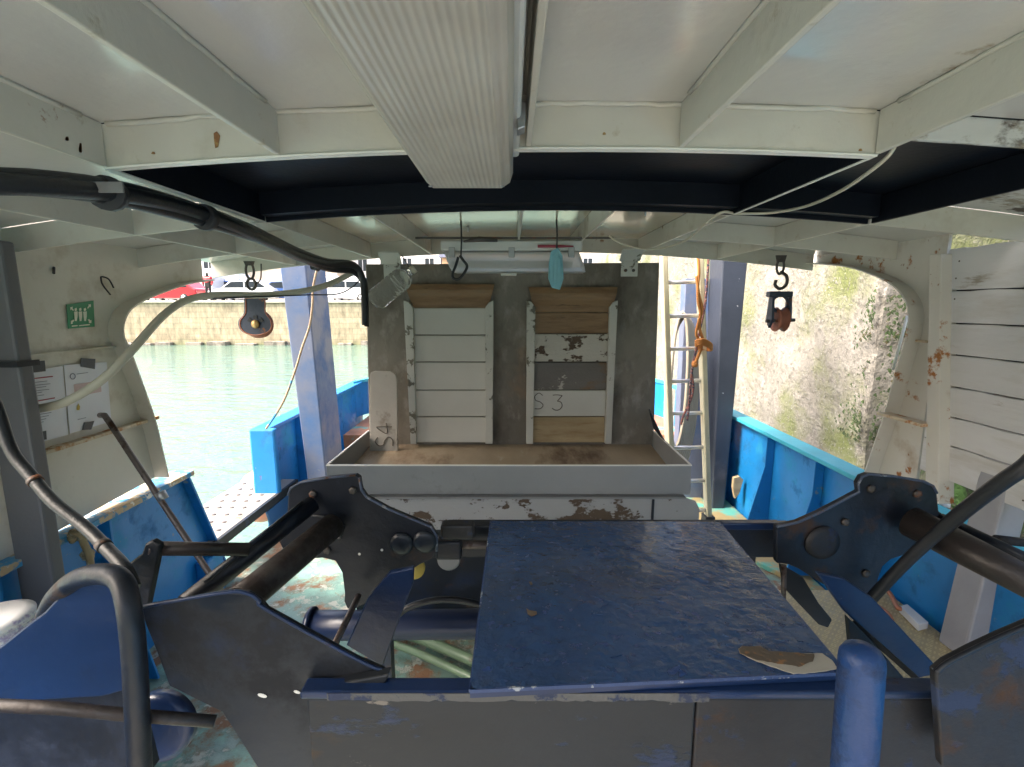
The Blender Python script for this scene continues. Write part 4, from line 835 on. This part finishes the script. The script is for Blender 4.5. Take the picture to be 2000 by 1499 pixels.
# ropes
r = B(); Yo = 2.74
r.tube(smooth_line([P(a, c, Yo) for a, c in [(1362, 495), (1365, 530), (1363, 560), (1364, 590), (1368, 612), (1366, 640), (1372, 662)]]), .009, 8)
r.tube(smooth_line([P(a, c, Yo) for a, c in [(1360, 540), (1366, 580), (1372, 605), (1364, 630), (1360, 655), (1370, 668)]]), .008, 8)
for k in range(4): 
    r.tube(smooth_line([P(a, c+3*k, Yo+d) for a, c, d in [(1358, 668, 0), (1372, 664, -.02), (1388, 672, 0), (1386, 676, .08), (1360, 673, .08)]]), .008, 8)
r.tube(smooth_line([P(a, c, Yo) for a, c in [(1370, 675), (1366, 690), (1360, 705), (1356, 716)]]), .010, 8); r.blob(P(1357, 712, Yo), .018, amp=.4)
obj('orange_rope', r, m_orange, label='orange rope knotted round the right rail of the ladder', cat='rope')
r = B(); r.tube(smooth_line([P(a, c, 2.78) for a, c in [(1384, 495), (1382, 540), (1378, 590), (1374, 612), (1366, 650), (1358, 690), (1352, 720), (1348, 760), (1345, 800), (1342, 822)]]), .007, 8)
r.tube(smooth_line([P(a, c, 2.8) for a, c in [(1350, 725), (1354, 760), (1346, 790), (1336, 810), (1330, 830)]]), .007, 8)
obj('flecked_rope', r, m_roper, label='thin red and black flecked rope hanging down beside the ladder', cat='rope')
r = B()
for k in range(8):
    c0 = P(1326+3*k, 745, 3.25); pts = []
    for i in range(28):
        t_ = 2*math.pi*i/28; pts.append(c0+V((math.cos(t_)*(.055+.008*k), .02*k, math.sin(t_)*(.46+.015*k)-.02*k)))
    r.tube(pts, .011, 7, closed=True)
obj('rope_coil', r, m_rope, label='long grey brown rope coil hanging behind the ladder rungs', cat='rope coil')

# ---- cables, hoses
cb = thing('cable_bundle', 'thick bundle of black cables taped together running under the roof to the hopper', 'cable', P(400, 430, 1.6))
base = [(-260, 330, .68), (-60, 352, .74), (80, 362, .82), (220, 380, .95), (340, 405, 1.13), (430, 432, 1.3), (520, 468, 1.6), (585, 502, 1.98), (640, 521, 2.25), (688, 522, 2.38), (708, 545, 2.42), (712, 590, 2.42), (713, 636, 2.42)]
for k, (dx, dy) in enumerate([(0, 0), (-1, -15), (1, 14), (3, 6), (-2, -8)]):
    sc = 1
    pts = [P(a+dx, c+dy*(1-.55*min(1, i/8)) + (4*math.sin(i*1.3+k) if 0 < i < 10 else 0), Yq+.006*k) for i, (a, c, Yq) in enumerate(base[: len(base)-(k % 3)])]
    obj('cable', B().tube(smooth_line(pts, 5), .0125 if k else .017, 10), m_rubber, cb)
for (a, c, Yq, x2) in ((205, 377, .935, 0), (395, 424, 1.23, 0), (612, 514, 2.18, 0)):
    p = P(a, c, Yq); q = P(a+12, c+4, Yq+.02); obj('tie', B().tube([p, q], .031, 14), M('tie_tape', (.03, .03, .035), .5), cb)
obj('paper_label', B().box(*(lambda p: (p.x-.03, p.x+.03, p.y-.03, p.y-.026, p.z-.009, p.z+.009))(P(232, 374, .93))), M('grey_label', (.2, .2, .2), .6), cb)
r = B(); r.tube(smooth_line([P(a, c, Yq) for a, c, Yq in [(-20, 812, 1.46), (65, 801, 1.49), (130, 785, 1.5), (200, 742, 1.53), (255, 688, 1.6), (318, 618, 1.75), (368, 586, 1.9), (430, 577, 2.0), (520, 577, 2.15), (600, 568, 2.25), (650, 553, 2.35), (692, 531, 2.42), (700, 522, 2.42)]], 6), .0135, 14)
ch = obj('cream_hose', r, m_cream, label='cream hose sagging across the left opening past the pulley', cat='hose')
r = B(); r.tube(smooth_line([P(a, c, Yq) for a, c, Yq in [(415, 584, 1.97), (520, 580, 2.13), (600, 577, 2.23), (660, 575, 2.35), (690, 560, 2.4), (704, 545, 2.42)]], 5), .003, 6)
obj('thin_cable', r, m_rubber, label='thin black cable tied below the cream hose', cat='cable')
r = B(); r.tube(smooth_line([P(a, c, 2.9) for a, c in [(621, 520), (612, 560), (610, 600), (604, 640), (590, 680), (578, 720), (560, 770), (545, 800), (520, 838)]], 5), .007, 8)
obj('tan_line', r, M('tan_line', (.42, .30, .20), .6, layers=[((.05, .25, .5), .5, .53, 2.2)]), label='thin tan and blue line hanging in front of the grey blue post', cat='rope')
r = B(); r.tube(smooth_line([P(a, c, Yq) for a, c, Yq in [(1748, 285, .99), (1735, 305, 1.0), (1700, 335, 1.05), (1640, 375, 1.18), (1570, 405, 1.35), (1500, 417, 1.5), (1440, 418, 1.53), (1400, 420, 1.54), (1340, 470, 1.9), (1290, 486, 2.1), (1250, 487, 2.12), (1210, 475, 2.12), (1190, 462, 2.14)]], 6), .004, 8)
obj('white_cable', r, m_cream, label='thin white cable looping from the right roof beam back to the hopper', cat='cable')
r = B(); r.tube(smooth_line([P(a, c, Yq) for a, c, Yq in [(-60, 700, 1.0), (-10, 790, 1.0), (22, 880, .98), (60, 930, .96), (105, 982, .93), (168, 1032, .9), (212, 1076, .86), (243, 1110, .82), (262, 1150, .8)]], 6), .0115, 12)
obj('black_hose', r, m_rubber, label='black hose curving down in front of the grey left post', cat='hose')
r = B(); r.tube(smooth_line([P(a, c, Yq) for a, c, Yq in [(2080, 830, .9), (2010, 905, .92), (1960, 940, .95), (1900, 985, 1.0), (1840, 1035, 1.05), (1770, 1098, 1.1), (1700, 1172, 1.15)]], 6), [.0155]*25+[.0135]*12, 12)
obj('black_hose', r, m_rubber, label='black hose running down across the right steel tube', cat='hose')
def bands(par, lst):
    for (a1, c1, y1_, a2, c2, y2_, rr) in lst: obj('clamp', B().tube([P(a1, c1, y1_), P(a2, c2, y2_)], rr, 14), m_iron, par)
hs_ = [o for o in bpy.data.objects if o.name.startswith('black_hose')]
bands(hs_[0], [(199, 1063, .873, 206, 1070, .867, .0135), (66, 937, .957, 71, 943, .954, .0135)])
ph = obj('boat_hook', B().tube([P(196, 812, 1.78), P(204, 812, 1.76), P(214, 826, 1.75), P(310, 972, 1.68), P(405, 1115, 1.62), P(445, 1175, 1.6)], .0105, 10), m_rod, label='thin worn steel pole leaning against the papered left wall', cat='pole')
obj('pole_clamp', B().tube([P(312, 962, 1.67), P(320, 976, 1.67)], .017, 10), m_galv, ph)

# ================================================================== FOREGROUND HAULING MACHINE
ZT = CZ-.6
def ztop_(px, py): return PZ(px, py, ZT)
cv = thing('steel_cover', 'flat blue painted steel cover with peeling paint in the foreground centre', 'cover', (.15, 1, ZT-.05))
c4 = [ztop_(958, 1018), ztop_(1405, 1020), ztop_(1652, 1312), ztop_(918, 1347)]
b = B(); nx, ny = 60, 60; g = []
for j in range(ny+1):
    row = []
    for i in range(nx+1):
        u_, v_ = i/nx, j/ny; p = c4[0].lerp(c4[1], u_).lerp(c4[3].lerp(c4[2], u_), v_)
        e = min(u_, 1-u_, v_, 1-v_); k = noise.fractal(p*14, 1, 2, 4)*.0011*min(1, e*20)
        row.append(b.bm.verts.new(p+V((0, 0, k))))
    g.append(row)
for j in range(ny):
    for i in range(nx): b.bm.faces.new([g[j][i], g[j][i+1], g[j+1][i+1], g[j+1][i]]).smooth = True
obj('top_plate', b, m_table, cv)
b = B(); dn = V((0, 0, -.004)); b.prism([c4[0]+dn, c4[1]+dn, c4[2]+dn, c4[3]+dn], (0, 0, -.012)); obj('plate_edge', b, m_nblue, cv)
# skirt edge strips of the cover so that its border reads as chipped
for p, q in ((c4[0], c4[3]), (c4[3], c4[2]), (c4[1], c4[2])):
    obj('chipped_edge', B().bar(p+V((0, 0, -.003)), q+V((0, 0, -.003)), .004, .006), M('chip_edge', (.03, .06, .16), .4, bump=.6, layers=[((.35, .38, .42), .58, .60, 20)]), cv)
m_prim = M('primer_patch', (.40, .37, .31), .6, var=.1, bump=.3, layers=[((.25, .18, .10), .6, .7, 14)]); m_rp = M('rust_patch', (.11, .085, .06), .8, bump=1, bsc=80, layers=[((.30, .15, .06), .56, .62, 30), ((.03, .02, .015), .60, .66, 25)])
def rough_poly(pix, n=5, amp=.0025, lift=.0022):
    pts = [PZ(a, c, ZT+lift) for a, c in pix]; out = []
    for i, p in enumerate(pts):
        q = pts[(i+1) % len(pts)]
        for k in range(n):
            r_ = p.lerp(q, k/n); out.append(r_+V((noise.noise(r_*90)*amp, noise.noise(r_*90+V((5, 5, 5)))*amp, 0)))
    return out
b = B(); b.prism(rough_poly([(1441, 1268), (1450, 1263), (1485, 1264), (1500, 1272), (1560, 1277), (1605, 1277), (1625, 1290), (1636, 1308), (1600, 1314), (1550, 1318), (1515, 1306), (1470, 1290), (1445, 1278)]), (0, 0, .0008)); obj('primer_patch', b, m_prim, cv)
b = B(); b.prism(rough_poly([(1442, 1269), (1450, 1263), (1485, 1264), (1500, 1272), (1560, 1277), (1590, 1278), (1588, 1292), (1560, 1303), (1520, 1298), (1470, 1288), (1446, 1277)], lift=.0034), (0, 0, .0008)); obj('rust_patch', b, m_rp, cv)
for q in ([(1028, 1190), (1034, 1194), (1048, 1196), (1049, 1201), (1038, 1205), (1030, 1201)], [(1033, 1138), (1038, 1138), (1040, 1143), (1036, 1144)]):
    b = B(); b.prism(rough_poly(q, 3, .001), (0, 0, .0012)); obj('paint_chip', b, m_rp, cv)
random.seed(11)
cr = B()
for i in range(170):
    u_, v_ = random.uniform(.25, .98)**.8, random.uniform(.02, .97); p = c4[0].lerp(c4[1], u_).lerp(c4[3].lerp(c4[2], u_), v_)+V((0, 0, .0008))
    l_ = random.uniform(.003, .014); an = random.uniform(0, 6.28) if random.random() < .4 else random.gauss(.5, .3)
    d = V((math.cos(an), -math.sin(an), 0)); n_ = V((d.y, -d.x, 0)); w_ = random.uniform(.0006, .002)
    cr.prism([p-d*l_, p+n_*w_, p+d*l_, p-n_*w_*.3], (0, 0, random.uniform(.0008, .002)))
o = obj('paint_ridges', cr, m_table, cv); o['kind'] = 'stuff'

m_worn = M('worn_edge', (.06, .08, .13), .45, bump=.6, layers=[((.25, .27, .30), .56, .60, 30), ((.10, .05, .03), .58, .64, 18)])
m_primg = M('grey_primer', (.10, .098, .095), .6, bump=.5, layers=[((.03, .04, .08), .56, .6, 14)])
mf = thing('hauler_frame', 'dark steel hauler frame with side plates, tubes and rails around the blue cover', 'machine', (.1, 1, DZ))
# rails
yf = c4[3].y
def rail_box(nm, x0, x1, y0, y1, z0, z1, m, bev=.004): return obj(nm, B().box(x0, x1, y0, y1, z0, z1), m, mf, bevel=bev)
zr = ZT-.0175
rail_box('front_rail_top', -.345, .95, .7, .734, zr-.014, zr, m_nblue)
rail_box('front_rail', -.335, .30, .7025, .718, zr-.30, zr-.0145, m_rim); rail_box('front_rail', .302, .95, .7035, .718, zr-.30, zr-.0145, m_rim2)
b = B(); n = 60; lowr = []
for i in range(n+1):
    x = -.30+.62*i/n; lowr.append((x, .6985, zr-.012-.012*abs(noise.noise(V((x*9, 0, 2))))-.006*abs(noise.noise(V((x*40, 1, 2))))))
b.prism([(-.30, .6985, zr-.001), (.32, .6985, zr-.001)]+lowr[::-1], (0, .0012, 0)); obj('flaked_primer', b, m_primg, mf)
yb_ = c4[0].y
rail_box('back_rail', -.19, .78, yb_+.004, yb_+.05, ZT-.115, ZT-.018, m_dark); rail_box('back_rail_top', c4[1].x+.003, .78, yb_-.02, yb_+.003, ZT-.02, ZT+.001, m_nblue)
rail_box('foot_beam', -.06, .0, .74, yb_, .001, .08, m_dark); rail_box('foot_beam', .75, .82, .74, yb_, .001, .08, m_dark)
for x in (-.02, .70):
    rail_box('leg', x-.03, x+.03, yb_+.052, yb_+.11, .002, ZT-.09, m_dark)
def mplate(nm, pix, Y, m, th=.014, vec=None, parent=None, sm=3, fn=None, bev=.003):
    pts = [(fn or (lambda a, c: P(a, c, Y)))(a, c) for a, c in pix]
    b = B(); b.prism(pts, vec or (0, th, 0)); return obj(nm, b, m, parent or mf, bevel=bev)
YL = 1.16
D = [(563, 968), (568, 954), (585, 944), (640, 934), (694, 929), (702, 934), (706, 958), (716, 972), (760, 996), (842, 1030), (853, 1048), (853, 1078), (846, 1092), (820, 1104), (780, 1130), (745, 1150), (718, 1178), (690, 1192), (678, 1190), (672, 1176), (673, 1160), (668, 1120), (655, 1097), (630, 1091), (590, 1094), (562, 1092), (545, 1060), (560, 1010)]
mplate('side_plate', D, YL, m_dark, .02)
for (a, c, r_) in ((785, 1062, .030), (830, 1058, .030)):
    q = P(a, c, YL-.001); obj('pivot_cap', B().lathe([(r_, 0), (r_, .006), (r_*.7, .010), (r_*.35, .012), (.001, .012)], q, (0, -1, 0), 24), m_dark2, mf)
for (a, c) in ((746, 1075), (702, 1083)):
    obj('bolt_hole', B().lathe([(.0035, 0), (.0035, .001)], P(a, c, YL-.001), (0, -1, 0), 10), m_edge, mf)
# arms from left plate toward the near left
obj('arm_tube', B().tube([P(610, 985, YL-.02), P(362, 1182, .86)], .021, 20), m_dark, mf)
obj('arm_tube', B().tube([P(650, 1028, YL-.03), P(468, 1178, .84)], .031, 24), m_ram, mf)
b = B(); b.tube([P(590, 982, YL-.05), P(400, 1138, .88)], .004, 8); obj('weld_bead', b, m_dark2, mf)
for (a, c) in ((612, 965), (690, 958), (600, 1060), (640, 1075)):
    obj('bolt_head', B().lathe([(.010, 0), (.010, .006), (.005, .008)], P(a, c, YL-.0005), (0, -1, 0), 6), m_iron, mf)
eb = B(); eb.tube([P(a, c, YL-.0) for a, c in D[5:12]], .0035, 7); eb.tube([P(a, c, YL) for a, c in D[:5]], .003, 7); obj('worn_edge', eb, m_worn, mf)
wb = B(); wb.tube([P(a, c, YL-.003) for a, c in ((608, 1008), (640, 1010), (672, 1030), (664, 1052), (640, 1058))], .004, 6); obj('weld_bead', wb, m_dark2, mf)
# lower near left plate
E = [(274, 1187), (437, 1158), (483, 1160), (507, 1175), (520, 1191), (696, 1288), (752, 1312), (750, 1322), (640, 1340), (590, 1352), (650, 1362), (650, 1560), (540, 1560), (434, 1393), (330, 1342), (303, 1268), (284, 1222)]
mplate('cheek_plate', E, .74, m_dark2, .012)
edg = B(); ep = smooth_line([P(a, c, .737) for a, c in E[:7]], 4); edg.tube(ep, .0032, 8); obj('plate_bead', edg, m_nblue, mf)
for (a, c, w_) in ((512, 1360, .006), (580, 1353, .0045), (573, 1316, .0)):
    if w_: obj('bolt_hole', B().prism([P(a, c, .7385)+V((w_*1.3*math.cos(k), 0, w_*.6*math.sin(k)-w_*.35*math.cos(k))) for k in [i*math.pi/5 for i in range(10)]], (0, .001, 0)), m_edge, mf)
mplate('cheek_plate', [(590, 1350), (760, 1318), (750, 1345), (620, 1372)], .72, m_rim, .02)
# link plate + bar G
mplate('link_plate', [(238, 1112), (276, 1083), (283, 1064), (297, 1057), (312, 1066), (309, 1090), (289, 1186), (262, 1200), (240, 1150)], .86, m_dark2, .014)
obj('link_bar', B().tube([P(292, 1072, .87), P(486, 1074, .95)], .0135, 16), m_ram, mf)
# strap and rod left
mplate('link_strap', [(718, 1170), (760, 1120), (808, 1110), (806, 1143), (775, 1225), (747, 1304), (676, 1262)], 1.0, m_nblue, .014)
obj('push_rod', B().tube([P(700, 1165, 1.12), P(655, 1258, .92)], .0075, 12), m_rod, mf)
# dark arc guard & drum below, pipes
m_dkblue = M('roller_navy', (.006, .014, .045), .35, bump=.4, bsc=20, layers=[((.03, .04, .07), .58, .68, 8)])
ro = thing('blue_roller', 'dark blue roller lying low under the frame left of the cover', 'roller', (-.2, 1.3, .45))
obj('drum', B().tube([P(600, 1222, 1.32), P(700, 1222, 1.32), P(960, 1219, 1.32), P(1100, 1218, 1.32)], .042, 24), m_dkblue, ro)
obj('end_flange', B().tube([P(604, 1221, 1.32), P(612, 1221, 1.32)], .050, 24), m_dkblue, ro)
obj('bracket', B().box(-.43, -.36, 1.30, 1.34, .002, .60), m_dark, ro)
r = B(); r.tube(smooth_line([P(a, c, 1.25) for a, c in [(776, 1204), (800, 1186), (850, 1173), (900, 1174), (950, 1186), (1000, 1210)]]), .009, 10); obj('guard_hoop', r, m_rubber, ro)
for k, (y0_, rr) in enumerate(((1236, .022), (1252, .016))):
    obj('deck_pipe', B().tube(smooth_line([PZ(760, y0_-6+k*10, .05), PZ(820, y0_+12+k*14, .05), PZ(930, y0_+58+k*18, .05), PZ(1010, y0_+95+k*22, .05)]), rr, 12), m_pipe, label=('thicker' if k == 0 else 'thinner')+' green deck pipe seen through the gap left of the cover', cat='pipe', group='deck pipes')
b = B(); b.tube([P(868, 1064, 1.27), P(980, 1066, 1.27)], .012, 12); obj('cross_shaft', b, m_rod, mf)
b = B(); b.box(P(860, 1040, 1.2).x, P(925, 1040, 1.2).x, 1.2, 1.24, P(0, 1056, 1.2).z, P(0, 1028, 1.2).z); obj('shaft_block', b, m_rim2, mf, bevel=.006)
b = B(); b.box(P(850, 1070, 1.22).x, P(900, 1070, 1.22).x, 1.22, 1.26, P(0, 1096, 1.22).z, P(0, 1060, 1.22).z); obj('shaft_block', b, m_dark, mf, bevel=.006)
obj('pale_wheel', B().lathe([(.034, 0), (.034, .02), (.03, .022)], P(878, 1088, 1.36), (0, -1, 0), 24), m_tray, mf)
obj('yellow_disc', B().lathe([(.032, 0), (.032, .01), (.001, .011)], P(808, 1108, 1.24), (0, -1, 0), 24), m_yel, mf)
# right side plate
YR = 1.2
R_ = [(1517, 1030), (1559, 1021), (1600, 1003), (1678, 962), (1676, 946), (1684, 932), (1697, 927), (1750, 932), (1804, 941), (1822, 950), (1830, 964), (1834, 1000), (1860, 1018), (1835, 1060), (1818, 1074), (1770, 1084), (1740, 1094), (1724, 1108), (1716, 1130), (1706, 1180), (1680, 1176), (1615, 1147), (1560, 1112), (1541, 1104), (1517, 1101)]
mplate('side_plate', R_, YR, m_dark, .02)
q = P(1605, 1060, YR-.001); obj('pivot_cap', B().lathe([(.045, 0), (.045, .006), (.03, .010), (.001, .011)], q, (0, -1, 0), 24), m_rim2, mf)
obj('arm_tube', B().tube([P(1780, 1020, YR-.03), P(2060, 1165, .9)], [.040, .032], 24), m_ram, mf)
obj('arm_tube', B().tube([P(1838, 1012, YR), P(2040, 1108, 1.0)], .012, 14), m_dark, mf)
obj('pipe_end', B().tube([P(1945, 1054, 1.25), P(2030, 1064, 1.25)], .012, 14), m_dark2, mf)
mplate('link_strap', [(1596, 1120), (1650, 1132), (1706, 1170), (1842, 1316), (1786, 1328), (1650, 1196)], 1.0, m_nblue, .014)
obj('strap_rib', B().bar(P(1665, 1215, .985), P(1790, 1326, .93), .004, .012), m_rim, mf)
mplate('link_strap', [(1655, 1205), (1712, 1262), (1770, 1330), (1720, 1330), (1660, 1260)], .96, m_dark2, .012)
mplate('hanging_plate', [(1524, 1103), (1570, 1130), (1600, 1180), (1626, 1212), (1618, 1228), (1600, 1222), (1560, 1180), (1532, 1150)], 1.13, m_rim, .012)
obj('push_rod', B().tube([P(1531, 1105, 1.12), P(1530, 1180, 1.12)], .006, 10), m_rod, mf)
eb = B(); eb.tube([P(a, c, YR) for a, c in R_[:11]], .0035, 7); obj('worn_edge', eb, m_worn, mf)
for (a, c) in ((1700, 955), (1790, 965), (1690, 1120), (1650, 1020)):
    obj('bolt_head', B().lathe([(.011, 0), (.011, .006), (.005, .008)], P(a, c, YR-.0005), (0, -1, 0), 6), m_iron, mf)
G_ = [(1828, 1315), (1850, 1296), (1900, 1270), (1960, 1242), (2060, 1200), (2080, 1500), (1840, 1500)]
mplate('cheek_plate', G_, .66, m_rim2, .014)
edg = B(); edg.tube(smooth_line([P(a, c, .658) for a, c in G_[:5]], 4), .004, 8); obj('plate_bead', edg, m_dark, mf)
# lever stub
obj('blue_lever', B().lathe([(.0255, -.35), (.0255, 0), (.0245, .008), (.020, .016), (.012, .021), (.001, .023)], P(1683, 1292, .55), (0, .06, 1), 24), M('lever_blue', (.010, .045, .16), .4, bump=.6, bsc=50, layers=[((.012, .025, .07), .50, .62, 14), ((.16, .15, .13), .665, .68, 30), ((.10, .05, .03), .66, .70, 19)]), label='rounded blue lever stub standing up at the front edge, right of the peeling patch', cat='lever')
# blue guard bottom left
gd = thing('blue_guard', 'big dark blue guard plate in the bottom left corner behind a bent pipe', 'guard', P(120, 1300, .7))
GP = [(-120, 1330), (0, 1264), (60, 1216), (85, 1198), (130, 1150), (170, 1128), (215, 1122), (250, 1150), (258, 1220), (262, 1345), (200, 1362), (100, 1368), (0, 1375), (-120, 1400)]
b = B(); b.prism([P(a, c, .70) for a, c in GP], (0, .014, 0)); obj('plate', b, m_nblue, gd, bevel=.003)
b = B(); b.prism([P(a, c, .705) for a, c in [(-120, 1385), (262, 1348), (300, 1500), (-120, 1500)]], (0, .014, 0)); obj('lower_plate', b, m_dark, gd)
pp_ = obj('bent_pipe', B().tube(smooth_line([P(a, c, Yq) for a, c, Yq in [(92, 1200, .75), (112, 1164, .72), (150, 1132, .69), (200, 1122, .66), (236, 1136, .64), (252, 1190, .62), (262, 1280, .61), (268, 1393, .6), (274, 1520, .6)]], 7), .0150, 18), m_dark, label='bent dark pipe hoop standing in front of the blue guard plate', cat='pipe')
obj('bottom_pipe', B().tube([P(-80, 1376, .6), P(120, 1384, .6), P(238, 1396, .61), P(420, 1410, .64)], .0085, 14), m_ram, label='grey brown pipe lying along the bottom left edge', cat='pipe')
dr = thing('cable_drum', 'dark blue round drum low at the bottom, right of the bent pipe', 'drum', P(330, 1420, .75))
obj('flange', B().lathe([(.062, 0), (.062, .02), (.05, .024), (.001, .024)], P(322, 1410, .80), (0, -1, .15), 32), m_nblue, dr)
# white tub at left edge
tb = thing('white_tub', 'white plastic tub with purple print at the left edge by the bulwark', 'tub', P(10, 1260, 1.15))
c0 = P(-8, 1252, 1.12)
obj('body', B().lathe([(.06, -.16), (.07, 0), (.078, .06), (.072, .065)], c0-V((0, 0, .02)), (0, 0, 1), 28), m_tub, tb)
obj('lid', B().lathe([(.08, .046), (.082, .062), (.06, .072), (.001, .074)], c0, (0, 0, 1), 28), m_tub, tb)
obj('tub_stand', B().box(c0.x-.12, c0.x+.12, c0.y-.1, c0.y+.12, .001, c0.z-.181), m_dark, label='low dark box carrying the white tub at the left edge', cat='box')

# treadplate platform on the right with block and hoses
zc_ = CZ-1.2
pf_ = thing('treadplate_platform', 'ochre treadplate platform at the foot of the right post', 'platform', (1.3, 1.5, DZ))
obj('top', B().box(.98, 1.595, .9, 1.92, zc_-.008, zc_), m_check, pf_, bevel=.002)
obj('riser', B().box(1.0, 1.59, .92, 1.9, .002, zc_-.009), m_blue, pf_)
b = B(); A1, A2, A3, A4 = [PZ(a, c, zc_+.03) for a, c in [(1757, 1184), (1772, 1180), (1814, 1216), (1795, 1221)]]
b.prism([A1, A2, A3, A4], (0, 0, -.028)); obj('white_block', b, m_whitec, bevel=.003, label='small white block lying on the treadplate', cat='block')
for k, (pts, r_) in enumerate((([(1716, 1142), (1738, 1160), (1752, 1186), (1760, 1190)], .009), ([(1700, 1178), (1715, 1185), (1735, 1200), (1742, 1212)], .008), ([(1690, 1190), (1712, 1198), (1728, 1212), (1732, 1225)], .008))):
    obj('copper_pipe', B().tube(smooth_line([PZ(a, c, zc_+.012+(.03 if k == 0 else 0)) for a, c in pts]), r_, 10), M('copper', (.42, .16, .08), .4, bump=.1), label=['pale copper pipe running up to the white block', 'middle copper pipe end on the treadplate behind the right side plate', 'lowest copper pipe end on the treadplate'][k], cat='pipe', group='copper pipes on the treadplate')
obj('rail_cap', B().blob(P(1846, 987, 1.9), .018, amp=.2), m_whitec, label='small white cap by the right rail end next to the black plate', cat='cap')
